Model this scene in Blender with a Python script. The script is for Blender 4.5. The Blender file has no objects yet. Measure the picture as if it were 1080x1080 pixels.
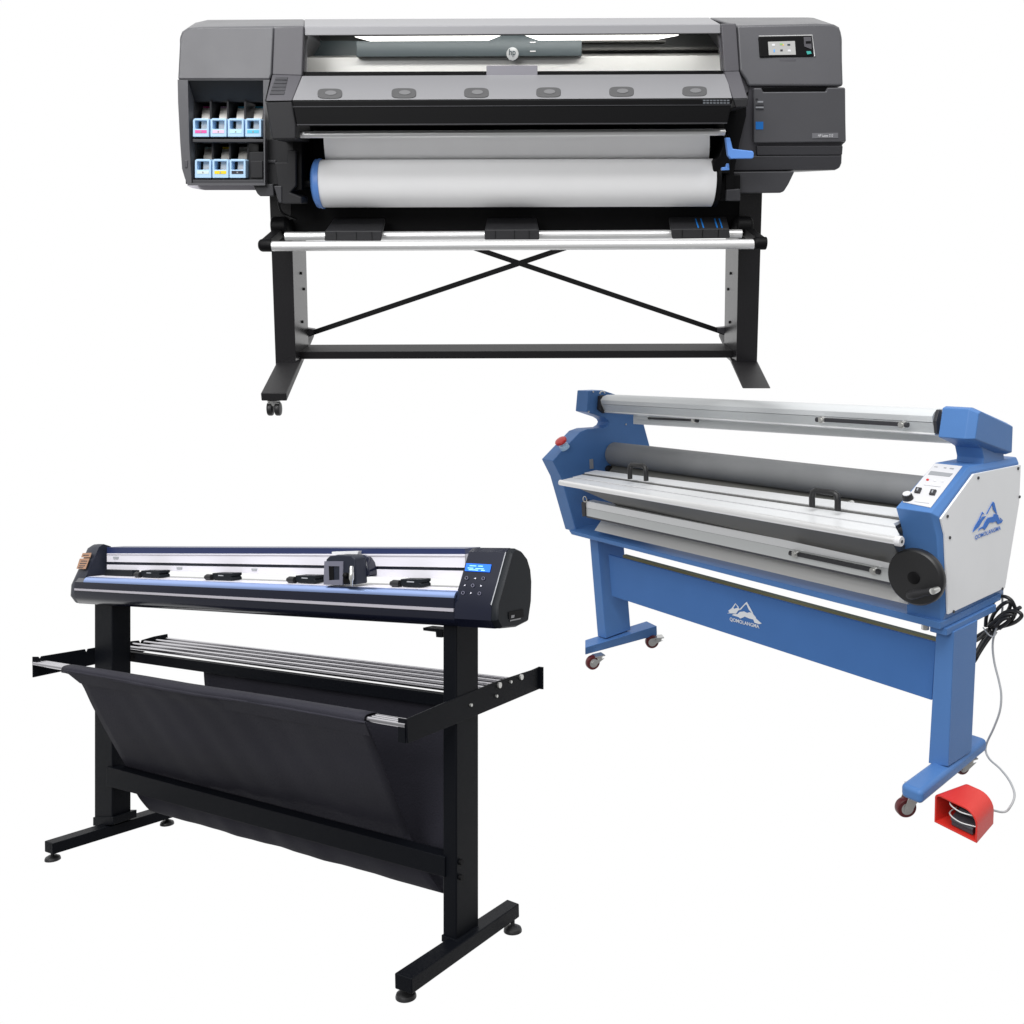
import bpy, bmesh, math, random
from mathutils import Vector, Matrix
random.seed(7)
scene = bpy.context.scene
COL = scene.collection
V = Vector

# ------------------------------------------------------------------ camera
F, CX, CY, W = 950.0, 540.0, 500.0, 1080.0
PITCH = math.radians(8)
cd = bpy.data.cameras.new('camera')
cam = bpy.data.objects.new('camera', cd); COL.objects.link(cam)
cam.location = (0, 0, 1.7)
cam.rotation_euler = (math.pi/2 - PITCH, 0, 0)
cd.sensor_width = 36; cd.lens = F/W*36; cd.shift_y = -(W/2-CY)/W
cd.clip_start = .05; cd.clip_end = 200
scene.camera = cam
CAMW = Matrix.Translation((0, 0, 1.7)) @ Matrix.Rotation(math.pi/2 - PITCH, 4, 'X')

# ------------------------------------------------------------------ materials
def mat(name, col, rough=.45, metal=0., spec=.5, bump=0., bscale=400., emit=None, estr=0., var=0., vscale=6., coat=0., rvar=0.):
    m = bpy.data.materials.new(name); m.use_nodes = True
    nt = m.node_tree; b = nt.nodes['Principled BSDF']
    b.inputs['Base Color'].default_value = (*col, 1)
    b.inputs['Roughness'].default_value = rough
    b.inputs['Metallic'].default_value = metal
    b.inputs['Specular IOR Level'].default_value = spec
    b.inputs['Coat Weight'].default_value = coat
    tc = nt.nodes.new('ShaderNodeTexCoord')
    if bump:
        n = nt.nodes.new('ShaderNodeTexNoise'); n.inputs['Scale'].default_value = bscale; n.inputs['Detail'].default_value = 3
        bp = nt.nodes.new('ShaderNodeBump'); bp.inputs['Strength'].default_value = bump; bp.inputs['Distance'].default_value = .002
        nt.links.new(tc.outputs['Object'], n.inputs['Vector']); nt.links.new(n.outputs['Fac'], bp.inputs['Height'])
        nt.links.new(bp.outputs['Normal'], b.inputs['Normal'])
    if var:
        n = nt.nodes.new('ShaderNodeTexNoise'); n.inputs['Scale'].default_value = vscale; n.inputs['Detail'].default_value = 5
        r = nt.nodes.new('ShaderNodeMapRange'); r.inputs['From Min'].default_value = .3; r.inputs['From Max'].default_value = .7
        r.inputs['To Min'].default_value = 1-var; r.inputs['To Max'].default_value = 1+var
        mx = nt.nodes.new('ShaderNodeVectorMath'); mx.operation = 'SCALE'; mx.inputs[0].default_value = col
        nt.links.new(tc.outputs['Object'], n.inputs['Vector']); nt.links.new(n.outputs['Fac'], r.inputs['Value'])
        nt.links.new(r.outputs['Result'], mx.inputs['Scale']); nt.links.new(mx.outputs['Vector'], b.inputs['Base Color'])
    if rvar:
        n = nt.nodes.new('ShaderNodeTexNoise'); n.inputs['Scale'].default_value = 14; n.inputs['Detail'].default_value = 4
        r = nt.nodes.new('ShaderNodeMapRange'); r.inputs['To Min'].default_value = rough-rvar; r.inputs['To Max'].default_value = rough+rvar
        nt.links.new(tc.outputs['Object'], n.inputs['Vector']); nt.links.new(n.outputs['Fac'], r.inputs['Value'])
        nt.links.new(r.outputs['Result'], b.inputs['Roughness'])
    if emit:
        b.inputs['Emission Color'].default_value = (*emit, 1); b.inputs['Emission Strength'].default_value = estr
    return m

M = dict(
 shell=mat('grey_plastic_shell', (.092, .092, .100), .34, spec=.45, bump=.12, bscale=900, var=.04, rvar=.05),
 shell_dark=mat('dark_grey_plastic', (.045, .045, .05), .45, spec=.35, bump=.1, bscale=900),
 bezel=mat('mid_grey_plastic', (.076, .074, .083), .4, spec=.4, bump=.1, bscale=900),
 char=mat('charcoal_plastic', (.022, .022, .024), .5, spec=.25, bump=.1, bscale=700),
 black=mat('black_plastic', (.004, .004, .0045), .5, spec=.12),
 legblack=mat('black_powder_coat', (.0095, .009, .0105), .27, spec=.5, bump=.05, bscale=900),
 apron=mat('light_grey_plastic', (.215, .215, .225), .36, spec=.4, bump=.06, bscale=900),
 topgrey=mat('pale_grey_plastic', (.24, .24, .252), .36, spec=.4),
 tab=mat('smoked_tab', (.22, .215, .24), .35),
 plate2=mat('silver_badge', (.42, .43, .44), .3, .3),
 plate=mat('name_plate_grey', (.19, .19, .205), .4),
 emblem=mat('raised_emblem', (.14, .14, .145), .4),
 gridstick=mat('grid_sticker', (.12, .13, .145), .5),
 pad=mat('vent_grey', (.07, .07, .072), .6, bump=.6, bscale=500),
 silver=mat('brushed_aluminium', (.82, .82, .82), .36, .6),
 chrome=mat('chrome', (.62, .61, .64), .2, 1.),
 lilac=mat('pale_sheet_metal', (.62, .60, .66), .4, .1),
 paper=mat('white_paper', (.90, .90, .905), .8, spec=.15, var=.01),
 hubblue=mat('blue_hub_plastic', (.11, .265, .66), .4),
 cartblue=mat('pale_blue_plastic', (.42, .62, .84), .4),
 carton=mat('carton_board', (.80, .78, .74), .7, var=.08, vscale=60),
 teal=mat('teal_grey_metal', (.042, .060, .068), .38, .1),
 platen=mat('platen_metal', (.9, .9, .88), .3, .1),
 legmatte=mat('matt_black_steel', (.0105, .010, .011), .5, spec=.22, bump=.12, bscale=900),
 lamp=mat('lamp_strip', (.9, .9, .9), .4, emit=(1, .98, .93), estr=2.4),
 window=mat('dark_interior', (.02, .022, .022), .5),
 white=mat('white_enamel', (.84, .85, .865), .35, spec=.4, var=.015),
 whitesheet=mat('white_label', (.66, .66, .68), .45),
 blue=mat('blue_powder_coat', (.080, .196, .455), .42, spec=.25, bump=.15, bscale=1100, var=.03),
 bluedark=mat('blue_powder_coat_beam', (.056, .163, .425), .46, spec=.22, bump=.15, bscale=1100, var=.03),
 olive=mat('olive_shadow_tone', (.30, .27, .13), .6, var=.2, vscale=3),  # shadow colour of the panel's top fold, painted as olive
 alu=mat('satin_aluminium', (.86, .87, .88), .4, .35),
 alud=mat('grey_aluminium', (.66, .68, .68), .45, .25),
 roller=mat('grey_rubber', (.215, .22, .225), .6, spec=.3, var=.05, vscale=9),
 rollerd=mat('dark_rubber', (.14, .14, .13), .5, spec=.4),
 pan=mat('shaded_steel_pan', (.085, .084, .08), .42, .3),
 barwhite=mat('matt_white_aluminium', (.66, .68, .69), .45, .1),
 coverp=mat('grey_cover_plate', (.62, .62, .61), .45, .1),
 strip=mat('white_aluminium', (.76, .77, .78), .34, .15),
 rubber=mat('black_rubber', (.012, .012, .013), .45),
 red=mat('red_plastic', (.66, .032, .022), .42, spec=.4, bump=.15, bscale=900, var=.03),
 redbtn=mat('red_button', (.6, .03, .03), .3),
 maroon=mat('maroon_polyurethane', (.10, .012, .014), .4),
 zinc=mat('zinc_plate', (.62, .62, .60), .3, .8, rvar=.08),
 pedal=mat('grey_pedal', (.07, .072, .085), .5, .1),
 cablegrey=mat('grey_cable', (.42, .43, .44), .45),
 logoblue=mat('logo_blue', (.025, .17, .62), .5),
 logowhite=mat('logo_white', (.75, .77, .8), .5),
 ink=mat('dark_print', (.03, .03, .035), .5),
 greyprint=mat('grey_print', (.32, .33, .35), .5),
 gloss=mat('glossy_navy_plastic', (.0065, .008, .018), .2, spec=.4, coat=.25),
 capnavy=mat('satin_navy_plastic', (.013, .016, .027), .42, spec=.35, bump=.1, bscale=900),
 capblack=mat('satin_black_plastic', (.006, .0078, .0105), .45, spec=.2),
 platroll=mat('blue_glint_metal', (.42, .56, .95), .3, 1.),  # blue-white reflection put into the base colour
 cutleg=mat('black_steel', (.0028, .0034, .0052), .45, spec=.12, bump=.2, bscale=1200),
 cloth=mat('black_nonwoven_cloth', (.019, .0185, .0265), .75, spec=.25, bump=.5, bscale=260, var=.12, vscale=4),
 silver2=mat('white_anodised_rail', (.70, .685, .74), .4, .1),
 tape=mat('silver_ruler_tape', (.52, .50, .55), .3, .4),
 navyband=mat('navy_band', (.018, .027, .085), .3),
 carr=mat('grey_carriage_face', (.13, .13, .17), .45),
 orange=mat('orange_sticker', (.30, .165, .10), .5),
 lcd=mat('blue_lcd', (.01, .08, .4), .3, emit=(.012, .17, 1.0), estr=.9),
 lcdtext=mat('lcd_text', (.3, .6, 1), .3, emit=(.15, .45, 1.), estr=.5),
 screen=mat('touch_screen', (.22, .22, .22), .3, emit=(.5, .5, .48), estr=.5),
 key=mat('key_print', (.55, .55, .62), .5),
 keydim=mat('key_print_dim', (.12, .12, .17), .5),
 tealled=mat('teal_led', (.03, .25, .22), .4, emit=(.05, .4, .35), estr=.3),
 stickblue=mat('sticker_blue', (.01, .17, .56), .5),
 mag=mat('magenta_label', (.72, .10, .36), .5), pink=mat('pink_label', (.80, .55, .72), .5),
 ltcyan=mat('light_cyan_label', (.50, .80, .86), .5), cyan=mat('cyan_label', (.10, .52, .72), .5),
 optim=mat('pale_green_label', (.62, .74, .72), .5), yellow=mat('yellow_label', (.85, .62, .01), .5),
 kblack=mat('black_label', (.02, .02, .03), .5),
 icgreen=mat('icon_green', (.25, .45, .15), .5), icblue=mat('icon_blue', (.1, .35, .75), .5), icyel=mat('icon_yellow', (.8, .5, .1), .5),
)

# ------------------------------------------------------------------ mesh builder
class MB:
    def __init__(s): s.bm = bmesh.new()
    def loft(s, loops, caps=True, closed=True):
        vs = [[s.bm.verts.new(p) for p in l] for l in loops]
        n = len(loops[0])
        for a, b in zip(vs, vs[1:]):
            for i in range(n if closed else n-1):
                j = (i+1) % n
                try: s.bm.faces.new((a[i], a[j], b[j], b[i]))
                except ValueError: pass
        if caps and closed:
            s.bm.faces.new(vs[0]); s.bm.faces.new(list(reversed(vs[-1])))
        return s
    def slab(s, poly, vec):
        poly = [V(p) for p in poly]; vec = V(vec)
        return s.loft([poly, [p+vec for p in poly]])
    def box(s, x0, x1, y0, y1, z0, z1):
        return s.slab([(x0, y0, z0), (x1, y0, z0), (x1, y0, z1), (x0, y0, z1)], (0, y1-y0, 0))
    def hole_slab(s, outer, holes, vec):
        bm2 = bmesh.new(); es = []
        for l in [outer]+holes:
            vv = [bm2.verts.new(p) for p in l]
            es += [bm2.edges.new((vv[i], vv[(i+1) % len(vv)])) for i in range(len(vv))]
        n = (V(outer[1])-V(outer[0])).cross(V(outer[-1])-V(outer[0]))
        bmesh.ops.triangle_fill(bm2, edges=es, use_beauty=True, normal=V(vec))
        fs = bm2.faces[:]
        r = bmesh.ops.extrude_face_region(bm2, geom=fs)
        for g in r['geom']:
            if isinstance(g, bmesh.types.BMVert): g.co += V(vec)
        me = bpy.data.meshes.new('t'); bm2.to_mesh(me); bm2.free(); s.bm.from_mesh(me); bpy.data.meshes.remove(me)
        return s
    def ring(s, c, ax, r, n=24, ref=None):
        ax = V(ax).normalized(); a = ref or (V((0, 0, 1)) if abs(ax.z) < .9 else V((1, 0, 0)))
        u = a.cross(ax).normalized(); w = ax.cross(u)
        return [V(c)+r*(math.cos(t)*u+math.sin(t)*w) for t in [2*math.pi*i/n for i in range(n)]]
    def cyl(s, p0, p1, r, n=24, r1=None):
        ax = V(p1)-V(p0)
        return s.loft([s.ring(p0, ax, r, n), s.ring(p1, ax, r if r1 is None else r1, n)])
    def lathe(s, c, ax, prof, n=28):
        ax = V(ax).normalized()
        return s.loft([s.ring(V(c)+ax*h, ax, max(r, 1e-5), n) for r, h in prof])
    def tube(s, pts, r, n=10):
        pts = [V(p) for p in pts]; loops = []; ref = None
        for i, p in enumerate(pts):
            t = (pts[min(i+1, len(pts)-1)]-pts[max(i-1, 0)]).normalized()
            if ref is None: ref = V((0, 0, 1)) if abs(t.z) < .9 else V((1, 0, 0))
            u = (ref - t*ref.dot(t)).normalized(); ref = u; w = t.cross(u)
            loops.append([p+r*(math.cos(a)*u+math.sin(a)*w) for a in [2*math.pi*k/n for k in range(n)]])
        return s.loft(loops)
    def bar(s, p0, p1, w, h, up=(0, 0, 1)):
        p0, p1 = V(p0), V(p1); t = (p1-p0).normalized(); a = t.cross(V(up)).normalized(); b = a.cross(t)
        l = [p0+a*x*w/2+b*y*h/2 for x, y in ((-1, -1), (1, -1), (1, 1), (-1, 1))]
        return s.slab(l, p1-p0)
    def sphere(s, c, r, n=16):
        bmesh.ops.create_uvsphere(s.bm, u_segments=n, v_segments=n//2, radius=r, matrix=Matrix.Translation(V(c))); return s

def curve(pts, k=8):
    pts = [V(p) for p in pts]; out = []
    for i in range(len(pts)-1):
        p0 = pts[max(i-1, 0)]; p1 = pts[i]; p2 = pts[i+1]; p3 = pts[min(i+2, len(pts)-1)]
        for j in range(k):
            t = j/k
            out.append(.5*((2*p1)+(p2-p0)*t+(2*p0-5*p1+4*p2-p3)*t*t+(3*p1-p0-3*p2+p3)*t**3))
    return out+[pts[-1]]

# ------------------------------------------------------------------ machines: a pose each, a ray helper, and linked objects
class Mach:
    def __init__(s, R, T):
        s.R = Matrix(R); s.T = V(T)
        s.L = CAMW @ Matrix.Diagonal((1, -1, -1, 1)) @ (Matrix.Translation(s.T) @ s.R.to_4x4())
        s.o = -(s.R.transposed() @ s.T)
    def ray(s, u, v): return s.R.transposed() @ V(((u-CX)/F, (v-CY)/F, 1.))
    def q(s, u, v, x=None, y=None, z=None):
        d = s.ray(u, v); i, val = (0, x) if x is not None else (1, y) if y is not None else (2, z)
        return s.o + d*((val-s.o[i])/d[i])
    def qp(s, u, v, p, n):
        d = s.ray(u, v); n = V(n); return s.o + d*((V(p)-s.o).dot(n)/d.dot(n))
    def px(s, p): return (s.R @ V(p) + s.T)
    def scale(s, p): return (s.R @ V(p) + s.T).z / F       # metres per pixel at a point

class Thing:
    def __init__(s, mach, name, label, cat, origin=(0, 0, 0), group=None):
        s.m = mach; s.org = V(origin)
        s.o = bpy.data.objects.new(name, None); COL.objects.link(s.o)
        s.o.empty_display_size = .1
        s.o.matrix_world = mach.L @ Matrix.Translation(s.org)
        s.o['label'] = label; s.o['category'] = cat
        if group: s.o['group'] = group
    def part(s, name, mb, m, parent=None, bevel=0., seg=2, ang=35, label=None, smooth=True):
        bm = mb.bm
        bmesh.ops.remove_doubles(bm, verts=bm.verts, dist=1e-6)
        bmesh.ops.recalc_face_normals(bm, faces=bm.faces)
        bmesh.ops.translate(bm, verts=bm.verts, vec=-s.org)
        me = bpy.data.meshes.new(name); bm.to_mesh(me); bm.free()
        o = bpy.data.objects.new(name, me); COL.objects.link(o); o.parent = parent or s.o
        me.materials.append(M[m])
        if smooth:
            for p in me.polygons: p.use_smooth = True
            me.set_sharp_from_angle(angle=math.radians(ang))
        if bevel:
            b = o.modifiers.new('bevel', 'BEVEL'); b.width = bevel; b.segments = seg; b.limit_method = 'ANGLE'; b.angle_limit = math.radians(30); b.use_clamp_overlap = True
            b.harden_normals = smooth
        if label: o['label'] = label
        return o

def text_mb(body, o, xd, yd, width, height, depth=.0008):
    """flat lettering laid on the plane at o with directions xd, yd"""
    c = bpy.data.curves.new('t', 'FONT'); c.body = body; c.resolution_u = 3; c.offset = .018
    ob = bpy.data.objects.new('t', c); me = bpy.data.meshes.new_from_object(ob)
    xs = [v.co.x for v in me.vertices]; ys = [v.co.y for v in me.vertices]
    x0, x1, y0, y1 = min(xs), max(xs), min(ys), max(ys)
    xd, yd = V(xd).normalized(), V(yd).normalized(); n = xd.cross(yd).normalized()
    for v in me.vertices:
        v.co = V(o)+xd*((v.co.x-x0)/(x1-x0)*width)+yd*((v.co.y-y0)/(y1-y0)*height)+n*depth
    mb = MB(); mb.bm.from_mesh(me)
    bpy.data.objects.remove(ob); bpy.data.curves.remove(c); bpy.data.meshes.remove(me)
    return mb

# =================================================================== 1  LARGE-FORMAT PRINTER
P = Mach([[0.99993, 0.0116, -0.00298], [0.0007, -0.30447, -0.95252], [-0.01196, 0.95245, -0.30446]], [0.01381, -0.27746, 3.46401])
q = P.q
pr = Thing(P, 'large_format_printer', 'wide grey and black roll printer on a black stand with crossed braces', 'printer')
HY = -.20
def fl(pts, y): return [q(u, v, y=y) for u, v in pts]
def yu(v): return HY+.022*max(0, (88-v)/62)
def yd(v): return HY+.05*max(0, (v-92)/60)
def flu(pts, off=0.): return [q(u, v, y=yu(v)+off) for u, v in pts]
def fld(pts, off=0.): return [q(u, v, y=yd(v)+off) for u, v in pts]
# --- left housing with the ink bays
outer = [(187.3, 84), (284.5, 84), (279.5, 106), (279.5, 195.5), (198, 195.5), (195, 188), (192, 178), (190, 150), (187.8, 108)]
hole = [(198, 84.6), (277.5, 84.6), (278.3, 193), (202, 193), (199.5, 150)]
mb = MB(); mb.hole_slab(fl(outer, HY), [fl(hole, HY)], (0, .20, 0))
lh = pr.part('ink_housing', mb, 'shell')
mb = MB(); a = flu([(187.3, 84), (188.5, 60), (189.5, 40), (192, 33.5), (198, 29.5), (213, 28.5), (289, 28), (286.5, 78), (284.5, 84)]); mb.slab(a, (0, .1, 0)); pr.part('ink_housing_front', mb, 'shell', bevel=.006, seg=3)
top = flu([(189.5, 40), (192, 33.5), (198, 29.5), (213, 28.5), (320.5, 27.3)], .003)
rear = [q(u, v, y=.04) for u, v in [(193, 37), (197, 30), (206, 24), (219, 21), (321, 20.3)]]
mb = MB(); lo = flu([(320.5, 33), (289, 76), (190, 76)], .012); lo2 = [V((p.x, .04, p.z)) for p in lo]
back = [V((p.x, .34, p.z-.01)) for p in rear]; lo3 = [V((p.x, .34, p.z)) for p in lo]
mb.loft([top+lo, rear+lo2, back+lo3]); pr.part('ink_housing_cover', mb, 'shell', bevel=.008, seg=3)
mb = MB(); mb.slab(fl([(276, 84), (291, 78), (286, 108), (279, 108)], HY+.03), (0, .1, 0)); pr.part('filler_panel', mb, 'bezel')
mb = MB(); mb.slab([q(u, v, y=.0) for u, v in [(190, 84), (281, 84), (281, 194), (196, 194)]], (0, .34, 0)); pr.part('ink_bay_back', mb, 'black')
# sloped dark hood over the bays, shelf and sill
mb = MB(); a = fl([(198, 84.5), (277.5, 84.5)], HY+.004); b = fl([(277.5, 107), (203, 107)], HY+.06); mb.slab(a+b, (0, .06, .0)); pr.part('ink_bay_hood', mb, 'char')
mb = MB(); mb.slab(fl([(203, 146.5), (278, 146.5), (278, 150), (203, 150)], HY+.012), (0, .17, 0)); pr.part('ink_shelf', mb, 'shell_dark', bevel=.002)
mb = MB(); mb.slab(fl([(203, 189.5), (278.3, 189.5), (278.3, 193.5), (203, 193.5)], HY+.006), (0, .17, 0)); pr.part('ink_sill', mb, 'shell_dark', bevel=.002)
mb = MB(); mb.slab(fl([(262.5, 160), (278, 160), (278, 190), (262.5, 190)], HY+.03), (0, .1, 0)); mb.slab(fl([(264, 169.5), (277, 169.5), (277, 188), (264, 188)], HY+.024), (0, .02, 0)); pr.part('blanking_cover', mb, 'char', bevel=.003)
for u in (213, 221.7, 239.7, 258):
    pass
mb = MB()
for u in (203.6, 221.2, 239.2, 257.4): mb.slab(fl([(u, 107), (u+1.8, 107), (u+1.8, 146), (u, 146)], HY+.05), (0, .12, 0))
for u in (205.2, 223.2, 241.4, 260.6): mb.slab(fl([(u, 151), (u+1.8, 151), (u+1.8, 189), (u, 189)], HY+.05), (0, .12, 0))
pr.part('bay_divider', mb, 'char')
mb = MB(); mb.slab(fl([(197, 195.5), (269, 195.5), (268, 200.5), (216, 200.5), (203, 198.5)], HY+.10), (0, .3, 0)); pr.part('ink_housing_base', mb, 'lilac')
mb = MB(); mb.slab(fl([(266, 194), (288, 194), (289, 207), (274, 207), (271, 204)], HY+.02), (0, .3, 0)); pr.part('housing_foot', mb, 'shell_dark', bevel=.004)
# small latch at left edge of housing
mb = MB(); mb.slab(fl([(194.3, 169), (198, 169), (197.5, 177), (194.8, 177)], HY-.003), (0, .03, 0)); pr.part('latch', mb, 'bezel', bevel=.002)

# --- left bezel and grille
mb = MB(); A = flu([(289, 29), (320.5, 27.2), (318.5, 80), (287, 79)], -.012); mb.slab(A, (0, .06, 0)); pr.part('bezel', mb, 'bezel', bevel=.004)
def arm(pts_top, pts_bot, name):
    mb = MB(); a = flu(pts_top, -.014); b = fl(pts_bot, -.34); mb.slab(a+b, (0, .14, 0)); return pr.part(name, mb, 'bezel', bevel=.004)
arm([(287, 78.5), (318.3, 79.5)], [(308, 106), (280, 106.5)], 'bezel')
n_sl = (flu([(287, 78.5)], -.014)[0]-q(280, 106.5, y=-.34)).cross(V((1, 0, 0)))
mb = MB(); pl = flu([(287, 78.5)], -.014)[0]
for k in range(5):
    t = k/5; t1 = (k+.72)/5
    l = [(291+(-7)*t-.0, 82+19*t), (303.5-4*t, 82+19*t), (303.5-4*t1, 82+19*t1), (291-7*t1, 82+19*t1)]
    mb.slab([P.qp(u, v, pl, n_sl)+n_sl.normalized()*(-.002 if n_sl.y > 0 else .002) for u, v in l], (0, .02, 0))
pr.part('grille', mb, 'shell_dark')
mb = MB(); mb.slab(fl([(279.8, 107), (308, 106), (312.5, 131), (312, 147), (287, 147.5), (283.5, 130)], -.335), (0, .2, 0)); pr.part('front_cover_end', mb, 'char', bevel=.006)
mb = MB(); mb.slab(fl([(279.6, 147.5), (313, 147.5), (313, 195), (279.6, 195)], -.16), (0, .2, 0)); pr.part('lower_side_panel', mb, 'char', bevel=.003)
mb = MB(); mb.slab(fl([(289, 171), (303, 171), (303, 158.5), (312, 158.5), (312, 196), (306, 203), (318, 208), (318, 215), (297, 215), (293, 196)], -.2), (0, .1, 0)); pr.part('roll_holder', mb, 'char', bevel=.004)
mb = MB(); mb.slab(fl([(288.6, 196), (297, 196), (297, 214), (294, 214)], -.205), (0, .06, 0))
pr.part('side_bracket', mb, 'shell_dark', bevel=.003)
mb = MB(); mb.slab(fl([(279, 168.5), (291, 168.5), (291, 172), (279, 172)], -.165), (0, .03, 0)); pr.part('side_bracket', mb, 'shell_dark', bevel=.003)
mb = MB(); mb.tube(curve([q(293, 206, y=-.17), q(296, 222, y=-.16), q(304, 228, y=-.12), q(312, 231, y=-.05)], 6), .004, 8); pr.part('cable_loop', mb, 'black')

# --- right housing
outer = [(777, 26.2), (862, 24.3), (880, 25.2), (885.5, 28), (887.6, 34), (888.5, 50), (889.8, 91), (789.5, 91), (786.5, 84), (780, 75)]
mb = MB(); fr = flu(outer); mb.slab(fr, (0, .12, 0)); pr.part('control_housing', mb, 'shell', bevel=.009, seg=3)
top = flu([(777, 27), (862, 25), (880, 26.2), (885.5, 29), (888, 40)], .004)
rear = [q(u, v, y=.04) for u, v in [(748, 18.6), (852, 18.4), (858, 18.8), (870, 24.6), (884, 36)]]
lo = flu([(889, 85), (784, 85), (777.5, 33)], .02); lo2 = [V((p.x, .04, p.z)) for p in lo]
back = [V((p.x, .34, p.z-.01)) for p in rear]; lo3 = [V((p.x, .34, p.z)) for p in lo]
mb = MB(); mb.loft([top+lo, rear+lo2, back+lo3]); pr.part('control_housing_cover', mb, 'shell', bevel=.008, seg=3)
mb = MB(); mb.slab(fld([(790, 91), (892, 92), (892.5, 150), (888.8, 152), (888, 172), (886, 177), (881, 179.5), (838, 180.3), (773, 181), (774, 152), (785, 113), (789, 104)], +.012), (0, .45, 0))
pr.part('lower_housing', mb, 'bezel', bevel=.006, seg=3)
mb = MB(); mb.slab(fld([(795, 93), (803.5, 93), (805, 97), (871.5, 96.5), (873, 92.5), (891.4, 92.3), (892.6, 149.5), (795, 150.8)], -.008), (0, .04, 0)); door = pr.part('service_door', mb, 'shell', bevel=.004)
mb = MB(); mb.slab(fld([(804.3, 92.6), (872.3, 92.2), (871, 96), (805.5, 96.6)], +.004), (0, .01, 0)); pr.part('door_handle', mb, 'black', parent=door)
mb = MB(); mb.slab(fld([(798, 154), (889.3, 153.5), (888.6, 163.5), (798.5, 164)], -.002), (0, .03, 0)); pr.part('lower_trim', mb, 'shell_dark', bevel=.004)
mb = MB(); mb.slab(fld([(790.3, 164.3), (888, 163.8), (887.2, 173), (884, 178), (880, 179), (774, 180.5), (774, 164.5)], -.001), (0, .03, 0)); pr.part('lower_trim', mb, 'shell_dark', bevel=.004)
mb = MB(); mb.slab(fl([(773, 181), (838.5, 180.5), (832, 194), (827, 202), (823, 203.5), (775, 204)], HY+.06), (0, .3, 0)); pr.part('housing_foot', mb, 'shell_dark', bevel=.005)
mb = MB(); A = flu([(760.3, 24.7), (776.5, 24.5), (780, 75.5), (764, 76)], -.012); mb.slab(A, (0, .06, 0)); pr.part('bezel', mb, 'bezel', bevel=.004)
arm([(764, 75.5), (780, 75)], [(789, 103.5), (773, 104)], 'bezel')
mb = MB(); mb.slab(fl([(773, 104), (789, 103.3), (789, 111), (787, 113), (776, 113.5)], -.338), (0, .2, 0)); pr.part('front_cover_end', mb, 'char', bevel=.004)
# screen
mb = MB(); mb.slab(flu([(800, 38.8), (856, 37.6), (858.3, 59.5), (801.5, 60.5)], -.005), (0, .02, 0)); scr = pr.part('control_screen', mb, 'black', bevel=.003, seg=3)
mb = MB(); mb.tube([q(800.3, 38.2, y=yu(38.2)-.004), q(856.6, 37.1, y=yu(37.1)-.004), q(859.2, 59.4, y=yu(59.4)-.004)], .0017, 6); pr.part('screen_rim', mb, 'silver', parent=scr)
mb = MB(); mb.slab(flu([(810, 44), (838.3, 43.2), (839.4, 57.6), (811, 58)], -.0062), (0, .002, 0)); pr.part('display', mb, 'screen', parent=scr)
for nm, (u, v), (w, h), m in [('icon', (815.8, 47.2), (3, 2), 'whitesheet'), ('icon', (824, 46.6), (3, 1.8), 'icgreen'), ('icon', (826, 47.4), (1.5, 1.4), 'icyel'), ('icon', (832, 47.2), (3, 1.8), 'teal'), ('icon', (816.6, 53.6), (1.4, 3), 'icblue'), ('icon', (824.3, 53.1), (2.6, 2), 'ink'), ('icon', (832.5, 53.4), (3, 2), 'whitesheet')]:
    mb = MB(); mb.slab(flu([(u-w/2, v-h/2), (u+w/2, v-h/2), (u+w/2, v+h/2), (u-w/2, v+h/2)], -.0072), (0, .001, 0)); pr.part(nm, mb, m, parent=scr)
mb = MB(); mb.slab(flu([(847.6, 38.9), (855.3, 38.7), (856.2, 52), (848.3, 49)], -.0062), (0, .002, 0)); pr.part('key_pad', mb, 'bezel', parent=scr)
mb = MB(); mb.slab(flu([(849.8, 43.4), (855.2, 43.2), (855.3, 45.6), (850, 45.8)], -.0075), (0, .001, 0)); pr.part('key', mb, 'black', parent=scr)
mb = MB(); mb.slab(flu([(850.5, 54), (855, 53.8), (856, 56.5), (851.5, 57.4)], -.0075), (0, .001, 0)); pr.part('indicator', mb, 'tealled', parent=scr)
mb = MB(); mb.slab(flu([(821.5, 62), (840, 61.8), (839.5, 64.7), (822, 65)], -.0015), (0, .01, 0)); pr.part('usb_cover', mb, 'bezel', bevel=.0015)
# stickers
for (u0, v0, u1, v1, m) in [(797, 103.8, 799.5, 105.6, 'ink'), (799, 106.5, 805, 108.2, 'greyprint'), (797, 110.3, 805.4, 112, 'ink'), (797, 112.4, 805.4, 114, 'greyprint'), (797, 114.4, 805.4, 116, 'ink'), (797, 128.4, 805, 136.4, 'stickblue')]:
    mb = MB(); mb.slab(fld([(u0, v0), (u1, v0), (u1, v1), (u0, v1)], -.0095), (0, .002, 0)); pr.part('sticker', mb, m, parent=door)
mb = MB(); mb.slab(fld([(856.5, 140.4), (884, 140), (884, 145.5), (856.5, 145.8)], -.0095), (0, .002, 0)); plate = pr.part('name_plate', mb, 'plate', parent=door, label=None)
mb = text_mb('HP Latex 310', q(862.5, 144.6, y=yd(144.6)-.0102), (1, 0, 0), (0, -.2, 1), 16*P.scale((.9, HY, 1)), 3*P.scale((.9, HY, 1))); pr.part('lettering', mb, 'whitesheet', parent=door)

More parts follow.
